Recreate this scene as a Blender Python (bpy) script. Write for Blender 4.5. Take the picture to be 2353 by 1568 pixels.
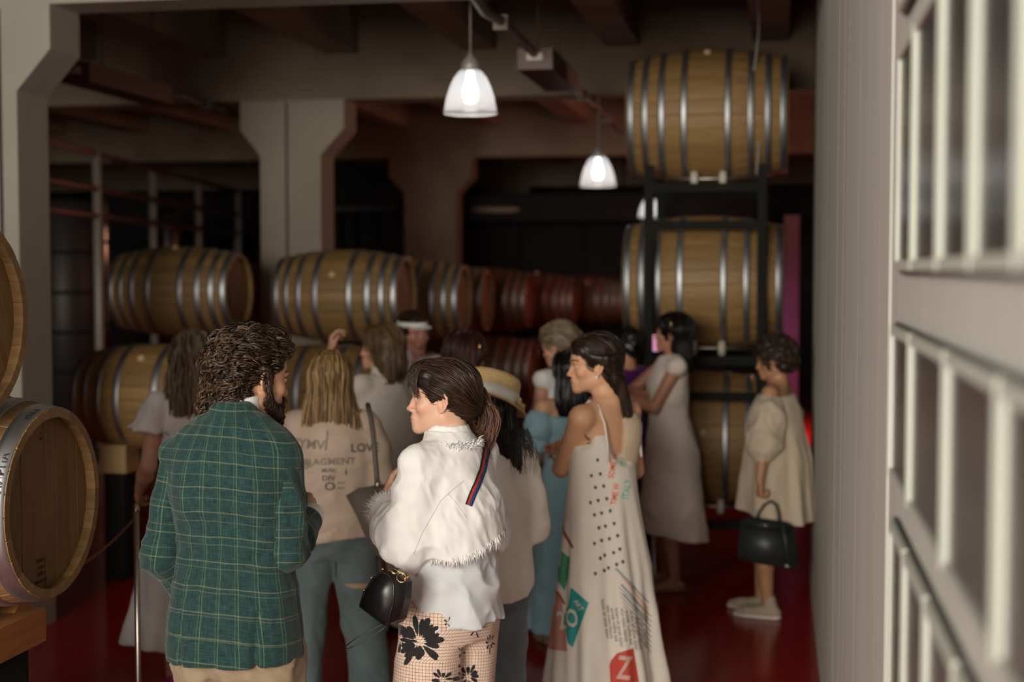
import bpy, bmesh, math, random
import numpy as np
from mathutils import Vector, Matrix, Euler
from mathutils.bvhtree import BVHTree
for o in list(bpy.data.objects): bpy.data.objects.remove(o)
scene = bpy.context.scene
COL = scene.collection
PI = math.pi

# ---------------------------------------------------------------- camera
CAM = Vector((0, 0, 2.0)); FPX = 3268.0
YAW = math.atan(609/FPX); PITCH = math.atan(164/FPX)
cam_data = bpy.data.cameras.new('camera'); cam = bpy.data.objects.new('camera', cam_data)
COL.objects.link(cam); cam.location = CAM
cam.rotation_euler = Euler((PI/2-PITCH, 0, YAW), 'XYZ')
cam_data.lens = 50; cam_data.sensor_width = 36; cam_data.clip_end = 200; cam_data.clip_start = .05
cam_data.dof.use_dof = True; cam_data.dof.focus_distance = 4.2; cam_data.dof.aperture_fstop = 1.9
scene.camera = cam
CR = cam.rotation_euler.to_matrix()
def ray(px, py):
    return CR @ Vector(((px-1176.5)/FPX, -(py-784)/FPX, -1))
def atD(px, py, d): return CAM + ray(px, py)*d          # d = depth along the lens axis
def atY(px, py, y): r = ray(px, py); return CAM + r*(y/r.y)
def atZ(px, py, z): r = ray(px, py); return CAM + r*((z-CAM.z)/r.z)
def atX(px, py, x): r = ray(px, py); return CAM + r*(x/r.x)

# ---------------------------------------------------------------- view, world, big lights
vs = scene.view_settings
vs.view_transform = 'Standard'; vs.look = 'None'; vs.gamma = 1; vs.use_curve_mapping = False; vs.exposure = -0.28
scene.display_settings.display_device = 'sRGB'
w = bpy.data.worlds.new('world'); scene.world = w; w.use_nodes = True
w.node_tree.nodes['Background'].inputs[0].default_value = (0.55, 0.50, 0.45, 1)
w.node_tree.nodes['Background'].inputs[1].default_value = 0.004
def area(name, loc, target, sx, sy, power, col, spread=PI):
    l = bpy.data.lights.new(name, 'AREA'); l.shape = 'RECTANGLE'; l.size = sx; l.size_y = sy
    l.energy = power; l.color = col; l.spread = spread
    o = bpy.data.objects.new(name, l); COL.objects.link(o); o.location = loc
    o.rotation_euler = (Vector(target)-Vector(loc)).to_track_quat('-Z', 'Y').to_euler()
    return o
# daylight from the entrance behind and to the left of the photographer
area('daylight_entrance', (-3.4, -2.0, 3.7), (-0.9, 5.2, 1.2), 3.0, 2.2, 270, (1.0, 0.97, 0.92))
area('daylight_doorway', (-1.9, -5.5, 2.6), (-1.2, 8, 1.5), 3.4, 2.6, 360, (1.0, 0.92, 0.79), 1.9)
area('pink_stage_wash', (1.5, 15.2, 2.6), (-6, 13.6, 2.3), 1.0, 1.6, 60, (1.0, 0.40, 0.27))
area('magenta_wash', (0.95, 15.4, 3.3), (0.72, 16.6, 1.4), .4, .4, 52, (1.0, 0.62, 0.8), .9)

# ---------------------------------------------------------------- materials
MATS = {}
def nodes_of(m): return m.node_tree.nodes, m.node_tree.links
def mat(name, col, rough=.6, metal=0, noise=None, bump=None, emit=None, spec=.5, sheen=0, sss=0, col2=None, stretch=(1,1,1), trans=0):
    """principled material; noise=(scale, contrast) mixes col/col2 ; bump=(scale,strength,dist)"""
    if name in MATS: return MATS[name]
    m = bpy.data.materials.new(name); m.use_nodes = True; N, L = nodes_of(m); b = N['Principled BSDF']
    b.inputs['Base Color'].default_value = (*col, 1); b.inputs['Roughness'].default_value = rough
    b.inputs['Metallic'].default_value = metal; b.inputs['Specular IOR Level'].default_value = spec
    if sheen: b.inputs['Sheen Weight'].default_value = sheen
    if sss:
        b.inputs['Subsurface Weight'].default_value = sss; b.inputs['Subsurface Radius'].default_value = (.012, .005, .003); b.inputs['Subsurface Scale'].default_value = 1
    if trans: b.inputs['Transmission Weight'].default_value = trans
    if emit:
        b.inputs['Emission Color'].default_value = (*emit[0], 1); b.inputs['Emission Strength'].default_value = emit[1]
    tc = N.new('ShaderNodeTexCoord'); mp = N.new('ShaderNodeMapping'); L.new(tc.outputs['Object'], mp.inputs[0])
    mp.inputs['Scale'].default_value = stretch
    if noise:
        n = N.new('ShaderNodeTexNoise'); n.inputs['Scale'].default_value = noise[0]; n.inputs['Detail'].default_value = 5
        L.new(mp.outputs[0], n.inputs['Vector'])
        r = N.new('ShaderNodeMapRange'); r.inputs[1].default_value = .5-.5/noise[1]; r.inputs[2].default_value = .5+.5/noise[1]
        L.new(n.outputs['Fac'], r.inputs[0])
        mx = N.new('ShaderNodeMix'); mx.data_type = 'RGBA'; L.new(r.outputs[0], mx.inputs['Factor'])
        c2 = col2 or tuple(c*.6 for c in col)
        mx.inputs['A'].default_value = (*c2, 1); mx.inputs['B'].default_value = (*col, 1); L.new(mx.outputs['Result'], b.inputs['Base Color'])
    if bump:
        n = N.new('ShaderNodeTexNoise'); n.inputs['Scale'].default_value = bump[0]; n.inputs['Detail'].default_value = 4
        L.new(mp.outputs[0], n.inputs['Vector'])
        bp = N.new('ShaderNodeBump'); bp.inputs['Strength'].default_value = bump[1]; bp.inputs['Distance'].default_value = bump[2]
        L.new(n.outputs['Fac'], bp.inputs['Height']); L.new(bp.outputs[0], b.inputs['Normal'])
    MATS[name] = m; return m
def add_random(m, amt=.25, hue=.0):
    """vary brightness from object to object"""
    N, L = nodes_of(m); b = N['Principled BSDF']; oi = N.new('ShaderNodeObjectInfo')
    h = N.new('ShaderNodeHueSaturation'); r = N.new('ShaderNodeMapRange'); r.inputs[3].default_value = 1-amt; r.inputs[4].default_value = 1+amt
    L.new(oi.outputs['Random'], r.inputs[0]); L.new(r.outputs[0], h.inputs['Value'])
    inp = b.inputs['Base Color']
    if inp.is_linked: L.new(inp.links[0].from_socket, h.inputs['Color'])
    else: h.inputs['Color'].default_value = inp.default_value[:]
    L.new(h.outputs[0], inp); return m

plaster = mat('painted_plaster', (.33, .315, .27), .85, noise=(1.2, 3), col2=(.28, .265, .22), bump=(22, .25, .01))
ceil_m = mat('ceiling_concrete', (.26, .205, .15), .9, noise=(1.5, 3), col2=(.17, .13, .09), bump=(14, .25, .01))
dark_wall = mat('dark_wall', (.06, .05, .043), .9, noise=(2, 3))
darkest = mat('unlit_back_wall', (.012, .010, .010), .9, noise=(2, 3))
red_floor = mat('red_epoxy_floor', (.33, .008, .005), .20, noise=(1.5, 2), col2=(.25, .006, .004), bump=(60, .05, .002))
wood = add_random(mat('barrel_oak', (.31, .185, .066), .55, noise=(5, 2.2), col2=(.21, .115, .037), stretch=(1, 12, 12), bump=(8, .25, .004)), .16)
oak_head = add_random(mat('barrel_head_oak', (.19, .105, .042), .5, noise=(5, 2), col2=(.13, .07, .026), stretch=(10, 10, .8)), .13)
red_wood = add_random(mat('wine_stained_oak', (.20, .065, .03), .5, noise=(5, 2.2), col2=(.12, .04, .02), stretch=(1, 12, 12)), .2)
hoop_m = mat('galvanised_hoop', (.50, .53, .55), .48, 1, noise=(8, 2), col2=(.36, .38, .40))
hoop_dull = mat('dull_hoop', (.30, .26, .24), .5, 1)
steel_dk = mat('dark_rack_steel', (.013, .014, .012), .85, 0, spec=.15)
steel = mat('brushed_steel', (.40, .36, .32), .38, 1)
chrome = mat('chrome', (.8, .78, .74), .2, 1)
black_ink = mat('branded_ink', (.03, .02, .015), .7)
pallet_wood = mat('orange_pallet_wood', (.36, .15, .04), .6, noise=(6, 2), col2=(.25, .10, .03), stretch=(8, 1, 8))
white_frame = mat('pale_frame', (.52, .55, .48), .5, noise=(9, 3), col2=(.47, .50, .44))

# ---------------------------------------------------------------- mesh helpers
def link(name, me, m=None, parent=None, smooth=False):
    o = bpy.data.objects.new(name, me); COL.objects.link(o)
    if m is not None and len(me.materials) == 0: me.materials.append(m)
    if parent is not None: o.parent = parent
    if smooth: me.polygons.foreach_set('use_smooth', [True]*len(me.polygons))
    return o
def obj(name, bm, m, parent=None, smooth=False, bevel=0):
    if bevel:
        es = [e for e in bm.edges if len(e.link_faces) == 2 and e.calc_face_angle(0) > .5]
        bmesh.ops.bevel(bm, geom=es, offset=bevel, segments=2, affect='EDGES', clamp_overlap=True)
    bmesh.ops.recalc_face_normals(bm, faces=bm.faces)
    me = bpy.data.meshes.new(name); bm.to_mesh(me); bm.free()
    return link(name, me, m, parent, smooth)
def tag(o, label, cat, group=None, kind=None):
    if label: o['label'] = label
    if cat: o['category'] = cat
    if group: o['group'] = group
    if kind: o['kind'] = kind
    return o
def thing(name, label, cat, loc=(0, 0, 0), rotz=0, group=None):
    o = bpy.data.objects.new(name, None); COL.objects.link(o); o.location = loc; o.rotation_euler = (0, 0, rotz)
    o.empty_display_size = .1
    return tag(o, label, cat, group)
def box_into(bm, x0, x1, y0, y1, z0, z1, M=None):
    vs_ = [bm.verts.new((x, y, z)) for x in (x0, x1) for y in (y0, y1) for z in (z0, z1)]
    for f in ((0,1,3,2), (4,6,7,5), (0,4,5,1), (2,3,7,6), (0,2,6,4), (1,5,7,3)):
        bm.faces.new([vs_[i] for i in f])
    if M is not None: bmesh.ops.transform(bm, matrix=M, verts=vs_)
def box(name, x0, x1, y0, y1, z0, z1, m, parent=None, bevel=0):
    bm = bmesh.new(); box_into(bm, x0, x1, y0, y1, z0, z1); return obj(name, bm, m, parent, bevel=bevel)
def prism_into(bm, pts, axis, a, b):
    """extrude polygon pts (2-D) along axis from a to b. axis 'y': pts are (x,z)"""
    def P(p, t): return {'y': (p[0], t, p[1]), 'x': (t, p[0], p[1]), 'z': (p[0], p[1], t)}[axis]
    A = [bm.verts.new(P(p, a)) for p in pts]; B = [bm.verts.new(P(p, b)) for p in pts]
    bm.faces.new(A); bm.faces.new(B[::-1]); n = len(pts)
    for i in range(n): bm.faces.new((A[i], A[(i+1) % n], B[(i+1) % n], B[i]))
def lathe_into(bm, prof, n=32, M=None, closed=False):
    """prof = [(r,z)], around z"""
    rings = []; allv = []
    for r, z in prof:
        if r < 1e-6: v = [bm.verts.new((0, 0, z))]
        else: v = [bm.verts.new((r*math.cos(2*PI*i/n), r*math.sin(2*PI*i/n), z)) for i in range(n)]
        rings.append(v); allv += v
    pr = list(zip(rings, rings[1:])) + ([(rings[-1], rings[0])] if closed else [])
    for a, b in pr:
        for i in range(n):
            q = [a[i % len(a)], a[(i+1) % len(a)], b[(i+1) % len(b)], b[i % len(b)]]
            q = list(dict.fromkeys(q))
            if len(q) > 2: bm.faces.new(q)
    if M is not None: bmesh.ops.transform(bm, matrix=M, verts=allv)
def tube_into(bm, pts, rad, n=8, caps=True):
    """tube along pts; rad number or list"""
    pts = [Vector(p) for p in pts]; k = len(pts)
    if not hasattr(rad, '__len__'): rad = [rad]*k
    ref = None; rings = []
    for i, p in enumerate(pts):
        t = (pts[min(i+1, k-1)]-pts[max(i-1, 0)])
        t = t.normalized() if t.length > 1e-9 else Vector((0, 0, 1))
        if ref is None: ref = t.orthogonal().normalized()
        ref = (ref - t*ref.dot(t)); ref = ref.normalized() if ref.length > 1e-6 else t.orthogonal().normalized()
        bi = t.cross(ref)
        rings.append([bm.verts.new(p + (ref*math.cos(2*PI*j/n)+bi*math.sin(2*PI*j/n))*rad[i]) for j in range(n)])
    for a, b in zip(rings, rings[1:]):
        for j in range(n): bm.faces.new((a[j], a[(j+1) % n], b[(j+1) % n], b[j]))
    if caps: bm.faces.new(rings[0][::-1]); bm.faces.new(rings[-1])
def tube(name, pts, rad, m, parent=None, n=8):
    bm = bmesh.new(); tube_into(bm, pts, rad, n); return obj(name, bm, m, parent, smooth=True)
def copy_tree(o, parent=None):
    c = o.copy(); COL.objects.link(c); c.parent = parent
    for ch in list(o.children): copy_tree(ch, c)
    return c
def text_mesh(s, size, depth=0.0, sub=0, align='CENTER'):
    cu = bpy.data.curves.new('t', 'FONT'); cu.body = s; cu.size = size; cu.extrude = depth; cu.align_x = align; cu.align_y = 'CENTER'; cu.resolution_u = 2; cu.offset = size*.022
    to = bpy.data.objects.new('t', cu); COL.objects.link(to)
    dg = bpy.context.evaluated_depsgraph_get(); me = bpy.data.meshes.new_from_object(to.evaluated_get(dg))
    bpy.data.objects.remove(to); return me

# ---------------------------------------------------------------- setting
def struct(name, bm, m, parent=None, bevel=0):
    o = obj(name, bm, m, parent, bevel=bevel)
    if parent is None: o['kind'] = 'structure'
    return o
YA, YB, YC, YD = 7.1, 11.5, 17.6, 24.0     # cross beam / column lines
bm = bmesh.new(); box_into(bm, -14, 6, -8, 28.5, -.2, 0); struct('floor', bm, red_floor)
bm = bmesh.new(); box_into(bm, -14, 6, -3, 28.5, 4.18, 4.4); slab = struct('ceiling', bm, ceil_m)
for yy, z0, z1, dp in ((YA, 3.42, 4.18, .30), (YB, 3.42, 4.18, .35), (YC, 3.42, 4.18, .35), (YD, 3.42, 4.18, .35)):
    box('cross_beam', -14, 6 if yy > 9.3 else .19, yy, yy+dp, z0, z1, plaster if yy == YA else ceil_m, slab)
xb = atY(1470, 135, YB).x
for k in range(-8, 5):
    x1 = xb + k*1.17
    for (a, b) in ((YA+.3, YB), (YB+.35, YC), (YC+.35, YD)):
        if a < 9.3 and x1 > 0.2: a = 9.5
        box('ceiling_joist', x1-.28, x1, a, b, 3.80, 4.18, ceil_m, slab)
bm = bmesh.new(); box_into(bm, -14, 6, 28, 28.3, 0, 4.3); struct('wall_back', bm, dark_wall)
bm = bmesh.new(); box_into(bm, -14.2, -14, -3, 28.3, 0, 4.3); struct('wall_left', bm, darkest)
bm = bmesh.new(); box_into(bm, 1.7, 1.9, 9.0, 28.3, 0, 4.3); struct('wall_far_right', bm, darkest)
# near right wall (gallery wall) : plastered end strip, pictures further forward
XW = 0.225
bm = bmesh.new(); box_into(bm, XW, XW+.22, -3, 8.95, 0, 4.18)
gw = mat('white_wall_paint', (.58, .585, .54), .7, noise=(2.6, 1.6), col2=(.48, .475, .42), stretch=(1, 10, .10), bump=(5, .25, .004))
wall_r = struct('wall_right', bm, gw)
# raised boards of the pale wall, each its own strip
yb = 2.95
rnd = random.Random(5)
while yb < 8.9:
    wd = rnd.uniform(.22, .34); y1 = min(yb+wd, 8.95)
    box('wall_panel', XW-.003-rnd.random()*.0006, XW, yb+.0004, y1-.0004, 0, 4.17, gw, wall_r)
    yb = y1
bm = bmesh.new(); box_into(bm, XW-.006, 1.75, 8.95, 9.2, 0, 4.18); struct('wall_return', bm, dark_wall)

# columns with flared capitals
def column(name, px_l, px_r, y, depth, cap_l, cap_r, label_m, seam=None):
    a = atY(px_l, 600, y).x; b = atY(px_r, 600, y).x
    ca = atY(cap_l, 300, y).x; cb = atY(cap_r, 300, y).x
    bm = bmesh.new()
    zf, zs = 3.42-.24, 3.42-.46
    pts = [(a, 0), (b, 0), (b, zs), (cb, zf), (cb, 3.42), (ca, 3.42), (ca, zf), (a, zs)]
    prism_into(bm, pts, 'y', y-.0, y+depth)
    o = struct(name, bm, label_m)
    if seam: 
        sx = atY(seam, 500, y).x
        box('expansion_joint', sx-.010, sx+.010, y-.004, y+.01, 0, 3.40, black_ink, o)
    return o
column('trim_1', -120, 45, YA-.02, .33, -250, 118, plaster, seam=5)
col_m = mat('column_plaster', (.33, .295, .235), .85, noise=(1.2, 3), col2=(.27, .235, .18))
column('trim_2', 600, 738, YB-.02, .36, 552, 790, col_m, seam=660)
column('trim_3', 930, 1047, YC-.02, .37, 893, 1082, ceil_m)
column('trim_4', 1128, 1192, YD-.02, .37, 1105, 1215, ceil_m)
# pink curtain at the end of the right aisle
bm = bmesh.new()
cx0 = atY(1800, 600, 16.6).x; cx1 = atY(1836, 600, 16.6).x; n = 24
for i in range(n+1):
    x = cx0 + (cx1-cx0)*i/n; yy = 16.6+.04*math.sin(i*1.3)
    bm.verts.new((x, yy, .0)); bm.verts.new((x, yy, 2.62))
bm.verts.ensure_lookup_table()
for i in range(n): bm.faces.new([bm.verts[2*i], bm.verts[2*i+2], bm.verts[2*i+3], bm.verts[2*i+1]])
bmesh.ops.solidify(bm, geom=bm.faces[:], thickness=.01)
tag(obj('curtain', bm, mat('pink_cloth', (.62, .46, .56), .8), None, True), 'pink lit hanging behind the tall barrel rack at the right', 'curtain')

# ---------------------------------------------------------------- barrels
def radius(t, R, r): return R-(R-r)*t*t*(1.12-.12*t*t)
def make_barrel(L, R, r, body_m, head_m, hm, ns=26, hoops=(.27, .55, .76, .94), inner_h=.035):
    root = bpy.data.objects.new('barrel', None); COL.objects.link(root)
    # one stave, shared
    bm = bmesh.new(); K = 14; th = .026; half = PI/ns*.985; rows = []
    for i in range(K+1):
        t = -1+2*i/K; rr = radius(t, R, r); x = t*L/2; row = []
        for (rad, a) in ((rr-.0025, -half), (rr, -half*.88), (rr+.0005, 0), (rr, half*.88), (rr-.0025, half), (rr-th, half), (rr-th, -half)):
            row.append(bm.verts.new((x, rad*math.sin(a), rad*math.cos(a))))
        rows.append(row)
    for a, b in zip(rows, rows[1:]):
        for j in range(7): bm.faces.new((a[j], a[(j+1) % 7], b[(j+1) % 7], b[j]))
    bm.faces.new(rows[0][::-1]); bm.faces.new(rows[-1])
    bmesh.ops.recalc_face_normals(bm, faces=bm.faces)
    me = bpy.data.meshes.new('stave'); bm.to_mesh(me); bm.free()
    for k in range(ns):
        s = link('stave', me, body_m, root); s.rotation_euler = (2*PI*k/ns, 0, 0)
    for sg in (-1, 1):
        for j, h in enumerate(hoops):
            w_ = .022 if j < 3 else .024
            bm = bmesh.new(); pr = []
            x0 = sg*h*L/2
            if j == 3: x0 = sg*(L/2-w_-.004)
            xs = [x0-w_, x0-w_/3, x0+w_/3, x0+w_]
            out = [(radius(x/(L/2), R, r)+.003, x) for x in xs]; inn = [(radius(x/(L/2), R, r)-.001, x) for x in xs[::-1]]
            lathe_into(bm, out+inn, 56, Matrix.Rotation(PI/2, 4, 'Y'), closed=True)
            obj('hoop', bm, hm, root, True)
        # head : planks cut to the disc
        hr = radius((L/2-inner_h)/(L/2), R, r)-th+.004; npl = 8
        head = bpy.data.objects.new('head', None); COL.objects.link(head); head.parent = root
        for k in range(npl):
            y0 = -hr+2*hr*k/npl+.0012; y1 = -hr+2*hr*(k+1)/npl-.0012; pts = []
            for q in range(7):
                y = y0+(y1-y0)*q/6; pts.append((y, math.sqrt(max(hr*hr-y*y, 0))+1e-5))
            pts += [(y, -z) for y, z in pts[::-1]]
            bm = bmesh.new(); dz = (k % 3)*.0012
            prism_into(bm, pts, 'x', sg*(L/2-inner_h-.02), sg*(L/2-inner_h+dz))
            obj('head_plank', bm, head_m, head)
    bm = bmesh.new(); lathe_into(bm, [(0, R-.01), (.026, R-.01), (.024, R+.012), (.019, R+.020), (0, R+.021)], 14)
    obj('bung', bm, mat('bung_silicone', (.62, .45, .28), .6), root, True)
    return root
B225 = make_barrel(.95, .345, .285, wood, oak_head, hoop_m)
B500 = make_barrel(1.06, .455, .385, wood, oak_head, hoop_m, ns=30)
BRED = make_barrel(.95, .345, .285, red_wood, red_wood, hoop_dull)
used = {}
def barrel(proto, loc, label, group, rx=0, rz=0, cat='barrel'):
    o = proto if not used.get(proto.name) else copy_tree(proto)
    if o is proto: used[proto.name] = 1
    o.location = loc; o.rotation_euler = (rx, 0, rz); return tag(o, label, cat, group)
# right rack stack, 500 litre
YR = 9.85
zs = [2.0+(620-y)/ (FPX/ (9.9)) for y in (275, 648, 1000)]
xr = (atY(1450, 600, YR).x+atY(1806, 600, YR).x)/2
barrel(B500, (xr, YR, zs[0]), 'large oak barrel at the top of the steel rack, near the ceiling', 'large barrels in the steel rack', .5)
barrel(B500, (xr-.02, YR, zs[1]), 'large oak barrel in the middle of the steel rack', 'large barrels in the steel rack', -.6)
barrel(B500, (xr, YR, zs[2]), 'large oak barrel lowest in the steel rack, behind crossed-arms woman', 'large barrels in the steel rack', 1.4)
# back pair and the rows behind
def bar_px(proto, pl, pr, py, d, label, group, rx=0):
    c = atD((pl+pr)/2, py, d); return barrel(proto, c, label, group, rx)
bar_px(B225, 248, 585, 670, 10.9, 'oak barrel of the upper row, left of the pale column', 'upper row of oak barrels', .3)
bar_px(B225, 624, 962, 680, 10.6, 'light oak barrel of the upper row, in front of the pale column', 'upper row of oak barrels', 1.1)
bar_px(B225, 176, 545, 912, 9.3, 'oak barrel of the lower row, furthest left, behind the blonde woman in white', 'lower row of oak barrels', .7)
bar_px(B225, 575, 945, 912, 9.3, 'oak barrel of the lower row, behind the woman with straight blonde hair', 'lower row of oak barrels', 2)
bar_px(B225, 800, 1085, 688, 12.1, 'oak barrel just behind the light barrel of the upper row', 'upper row of oak barrels', .2)
bar_px(B225, 905, 1112, 690, 13.6, 'oak barrel second behind the light barrel of the upper row', 'upper row of oak barrels', .9)
bar_px(BRED, 1010, 1222, 690, 15.2, 'reddish barrel right of the column of light barrels, behind the dark-haired woman with hair clip', 'wine stained barrels at the back', .4)
bar_px(BRED, 1150, 1318, 692, 17.6, 'wine stained barrel above the short blonde woman', 'wine stained barrels at the back', .1)
bar_px(BRED, 1280, 1430, 690, 19.5, 'wine stained barrel furthest right of the back row', 'wine stained barrels at the back', .8)
bar_px(BRED, 1010, 1232, 850, 14.6, 'lower reddish barrel behind the straw hat', 'lower wine stained barrels', .8)
bar_px(BRED, 1200, 1385, 836, 16.6, 'lower reddish barrel behind the short blonde woman', 'lower wine stained barrels', .3)
bar_px(BRED, 1310, 1452, 825, 19, 'lower reddish barrel behind the woman in strappy dress', 'lower wine stained barrels', .3)
bar_px(BRED, 1100, 1300, 990, 14.8, 'lowest reddish barrel mostly hidden behind the group', 'lowest wine stained barrels', .3)
bar_px(B225, 760, 1080, 905, 11.4, 'oak barrel of the lower row, behind the man with white cap', 'lower row of oak barrels', 1)
bar_px(BRED, 560, 780, 688, 12.5, 'dark barrel in the gap between the two front barrels of the upper row', 'upper row of oak barrels', 1)
# near left barrels: heads face right
wood_near = add_random(mat('darkened_near_oak', (.24, .145, .062), .55, noise=(5, 2.2), col2=(.17, .095, .036), stretch=(1, 12, 12), bump=(8, .25, .004)), .22)  # barrel oak with shade put into its colour, against the strong daylight here
BNEAR = make_barrel(.95, .345, .285, wood_near, oak_head, hoop_m)
def near_barrel(cx, cy, d, label, rx):
    c = atD(cx, cy, d); c.x -= .475-.02
    return barrel(BNEAR, c, label, 'near oak barrels at the left edge', rx), c
nb, nbc = near_barrel(112, 1155, 4.30, 'near oak barrel lying on orange wood at the left edge', 0)
nb2, nbc2 = near_barrel(-74, 735, 3.93, 'upper near oak barrel cut by the left edge of the picture', .4)
# brand marks on the near barrel
def flat_text(name, s, size, loc, R, m, parent=None, depth=.0006):
    me = text_mesh(s, size, depth); o = link(name, me, m, parent); o.location = loc; o.rotation_euler = R.to_euler(); return o
Rh = Matrix(((0, 0, 1), (1, 0, 0), (0, 1, 0)))   # text faces +X, reads along +Y
for (s, sz, dy, dz) in (('50', .014, -.020, .195), ('H', .008, -.020, .212), ('VINNA', .015, -.030, -.172), ('CAVE', .013, -.030, -.193), ('ROKO', .015, -.030, -.212)):
    flat_text('brand_mark', s, sz, (.475-.035+.0035, dy, dz), Rh, mat('burnt_brand', (.06, .03, .015), .8), nb)
box('brand_bar', .475-.036, .475-.0305, -.062, .002, -.238, -.230, mat('burnt_brand', (.06, .03, .015), .8), nb)
# stencilled hoop lettering: wraps the end hoop, letters facing outwards
def hoop_text(s, x, a0, size):
    for i, ch in enumerate(s):
        a = a0+i*size*.72/.29
        rr = radius(x/.475, .345, .285)+.0035
        # outward = (0, -sin, cos)
        out = Vector((0, -math.sin(a), math.cos(a))); tang = Vector((0, -math.cos(a), -math.sin(a))); up = Vector((-1, 0, 0))
        R = Matrix((-tang, up, out)).transposed()
        R = Matrix((tang.cross(out).cross(out)*-1 if False else -tang, up*-1 if False else out.cross(-tang), out)).transposed()
        flat_text('hoop_letter', ch, size, out*rr+Vector((x, 0, 0)), R, black_ink, nb, .0004)
hoop_text('АПРИЛ', .453, .95, .034)
hoop_text('30Н', .453, .22, .034)
# pallet / cradle under the near barrel, and third barrel's support below it
zc = nbc.z-.345
pal = thing('barrel_cradle', 'orange wooden cradle beam under the near oak barrel', 'cradle', (0, 0, 0))
bx = nbc.x
box('cradle_beam', bx-1.2, bx+.34, nbc.y-.16, nbc.y+.18, zc-.13, zc-.025, pallet_wood, pal, .004)
bm = bmesh.new(); prism_into(bm, [(nbc.y-.20, zc-.03), (nbc.y-.20, zc+.05), (nbc.y-.09, zc-.03)], 'x', bx+.1, bx+.28); obj('wedge', bm, pallet_wood, pal)
bm = bmesh.new(); prism_into(bm, [(nbc.y+.20, zc-.03), (nbc.y+.20, zc+.05), (nbc.y+.09, zc-.03)], 'x', bx+.1, bx+.28); obj('wedge', bm, pallet_wood, pal)
box('cradle_skirt', bx-1.2, bx+.30, nbc.y-.12, nbc.y+.14, 0, zc-.13, steel_dk, pal)
# bead trim chain carved along the beam
for i in range(16):
    bm = bmesh.new(); lathe_into(bm, [(.006, -.002), (.011, 0), (.006, .002)], 10, Matrix.Translation((bx-.62+i*.045, nbc.y-.161, zc-.065)) @ Matrix.Rotation(PI/2, 4, 'X'), closed=True)
    obj('carved_ring', bm, black_ink, pal)
# wooden chocks of the back rows
for i, (px, py, d) in enumerate(((275, 1055, 9.2), (600, 1060, 9.2))):
    c = atD(px, py, d)
    ch = thing('barrel_chock', ['pale wooden chock under the far left lower barrel', 'pale wooden chock under the lower barrel behind the blonde women'][i], 'chock', (c.x, c.y, 0))
    box('chock_block', -.09, .09, -.1, .1, c.z-.08, c.z+.10, mat('pale_chock_wood', (.42, .27, .12), .6), ch, .004)
    box('chock_post', -.07, .07, -.08, .08, 0, c.z-.08, steel_dk, ch)
# low dark platform carrying the back rows
for i, (x0, x1, y0, y1, lab) in enumerate(((-7.4, -2.3, 10.0, 12.6, 'dark steel bearer under the lower row of oak barrels'), (-2.3, -.9, 14.0, 20.0, 'dark steel bearer under the wine stained barrels'))):
    t = thing('barrel_bearer', lab, 'rack')
    for y in (y0+.1, (y0+y1)/2, y1-.1): box('bearer_beam', x0, x1, y-.05, y+.05, .52, .62, steel_dk, t)
    for x in (x0+.1, x1-.1):
        for y in (y0+.1, y1-.1): box('leg', x-.04, x+.04, y-.04, y+.04, 0, .52, steel_dk, t)

for i, (pl, pr, py, dd_) in enumerate(((1150, 1318, 692, 17.6), (1280, 1430, 690, 19.5))):
    c = atD((pl+pr)/2, py, dd_); t = thing('barrel_stand', ['dark stand under the wine stained barrel above the short blonde woman', 'dark stand under the furthest right wine stained barrel'][i], 'rack', (c.x, c.y, 0))
    for x in (-.3, .3): box('stand_beam', x-.03, x+.03, -.3, .3, c.z-.40, c.z-.33, steel_dk, t)
    for x in (-.3, .3):
        for y in (-.27, .27): box('leg', x-.03, x+.03, y-.03, y+.03, 0, c.z-.40, steel_dk, t)
# steel rack of the tall stack
rk = thing('barrel_rack', 'dark steel rack holding three large barrels', 'rack', (0, 0, 0))
xl = atY(1491, 600, YR-.5).x; xrr = atY(1750, 600, YR-.5).x
for yy in (YR-.5, YR+.45):
    for x in (xl, xrr): box('upright', x-.028, x+.028, yy-.03, yy+.03, 0, 2.0+(620-395)/330., steel_dk, rk, .004)
    for y_px in (437, 520, 824, 905, 1195):
        z = 2.0+(620-y_px)/(FPX/9.5); box('crossbar', xl-.03, xrr+.03, yy-.025, yy+.025, z-.028, z+.028, steel_dk, rk, .004)
for z0 in (zs[0]-.46, zs[1]-.46, zs[2]-.46):
    for x in (xl+.28, xrr-.26):
        for yy in (-.26, .26):
            bm = bmesh.new(); lathe_into(bm, [(.001, -.022), (.05, -.022), (.055, 0), (.05, .022), (.001, .022)], 18, Matrix.Translation((x, YR+yy, z0+.02)) @ Matrix.Rotation(PI/2, 4, 'Y'))
            obj('roller', bm, mat('pale_roller', (.62, .56, .5), .5), rk, True)
    for yy in (-.26, .26): tube('roller_shaft', [(xl, YR+yy, z0+.02), (xrr, YR+yy, z0+.02)], .012, steel, rk)
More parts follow.
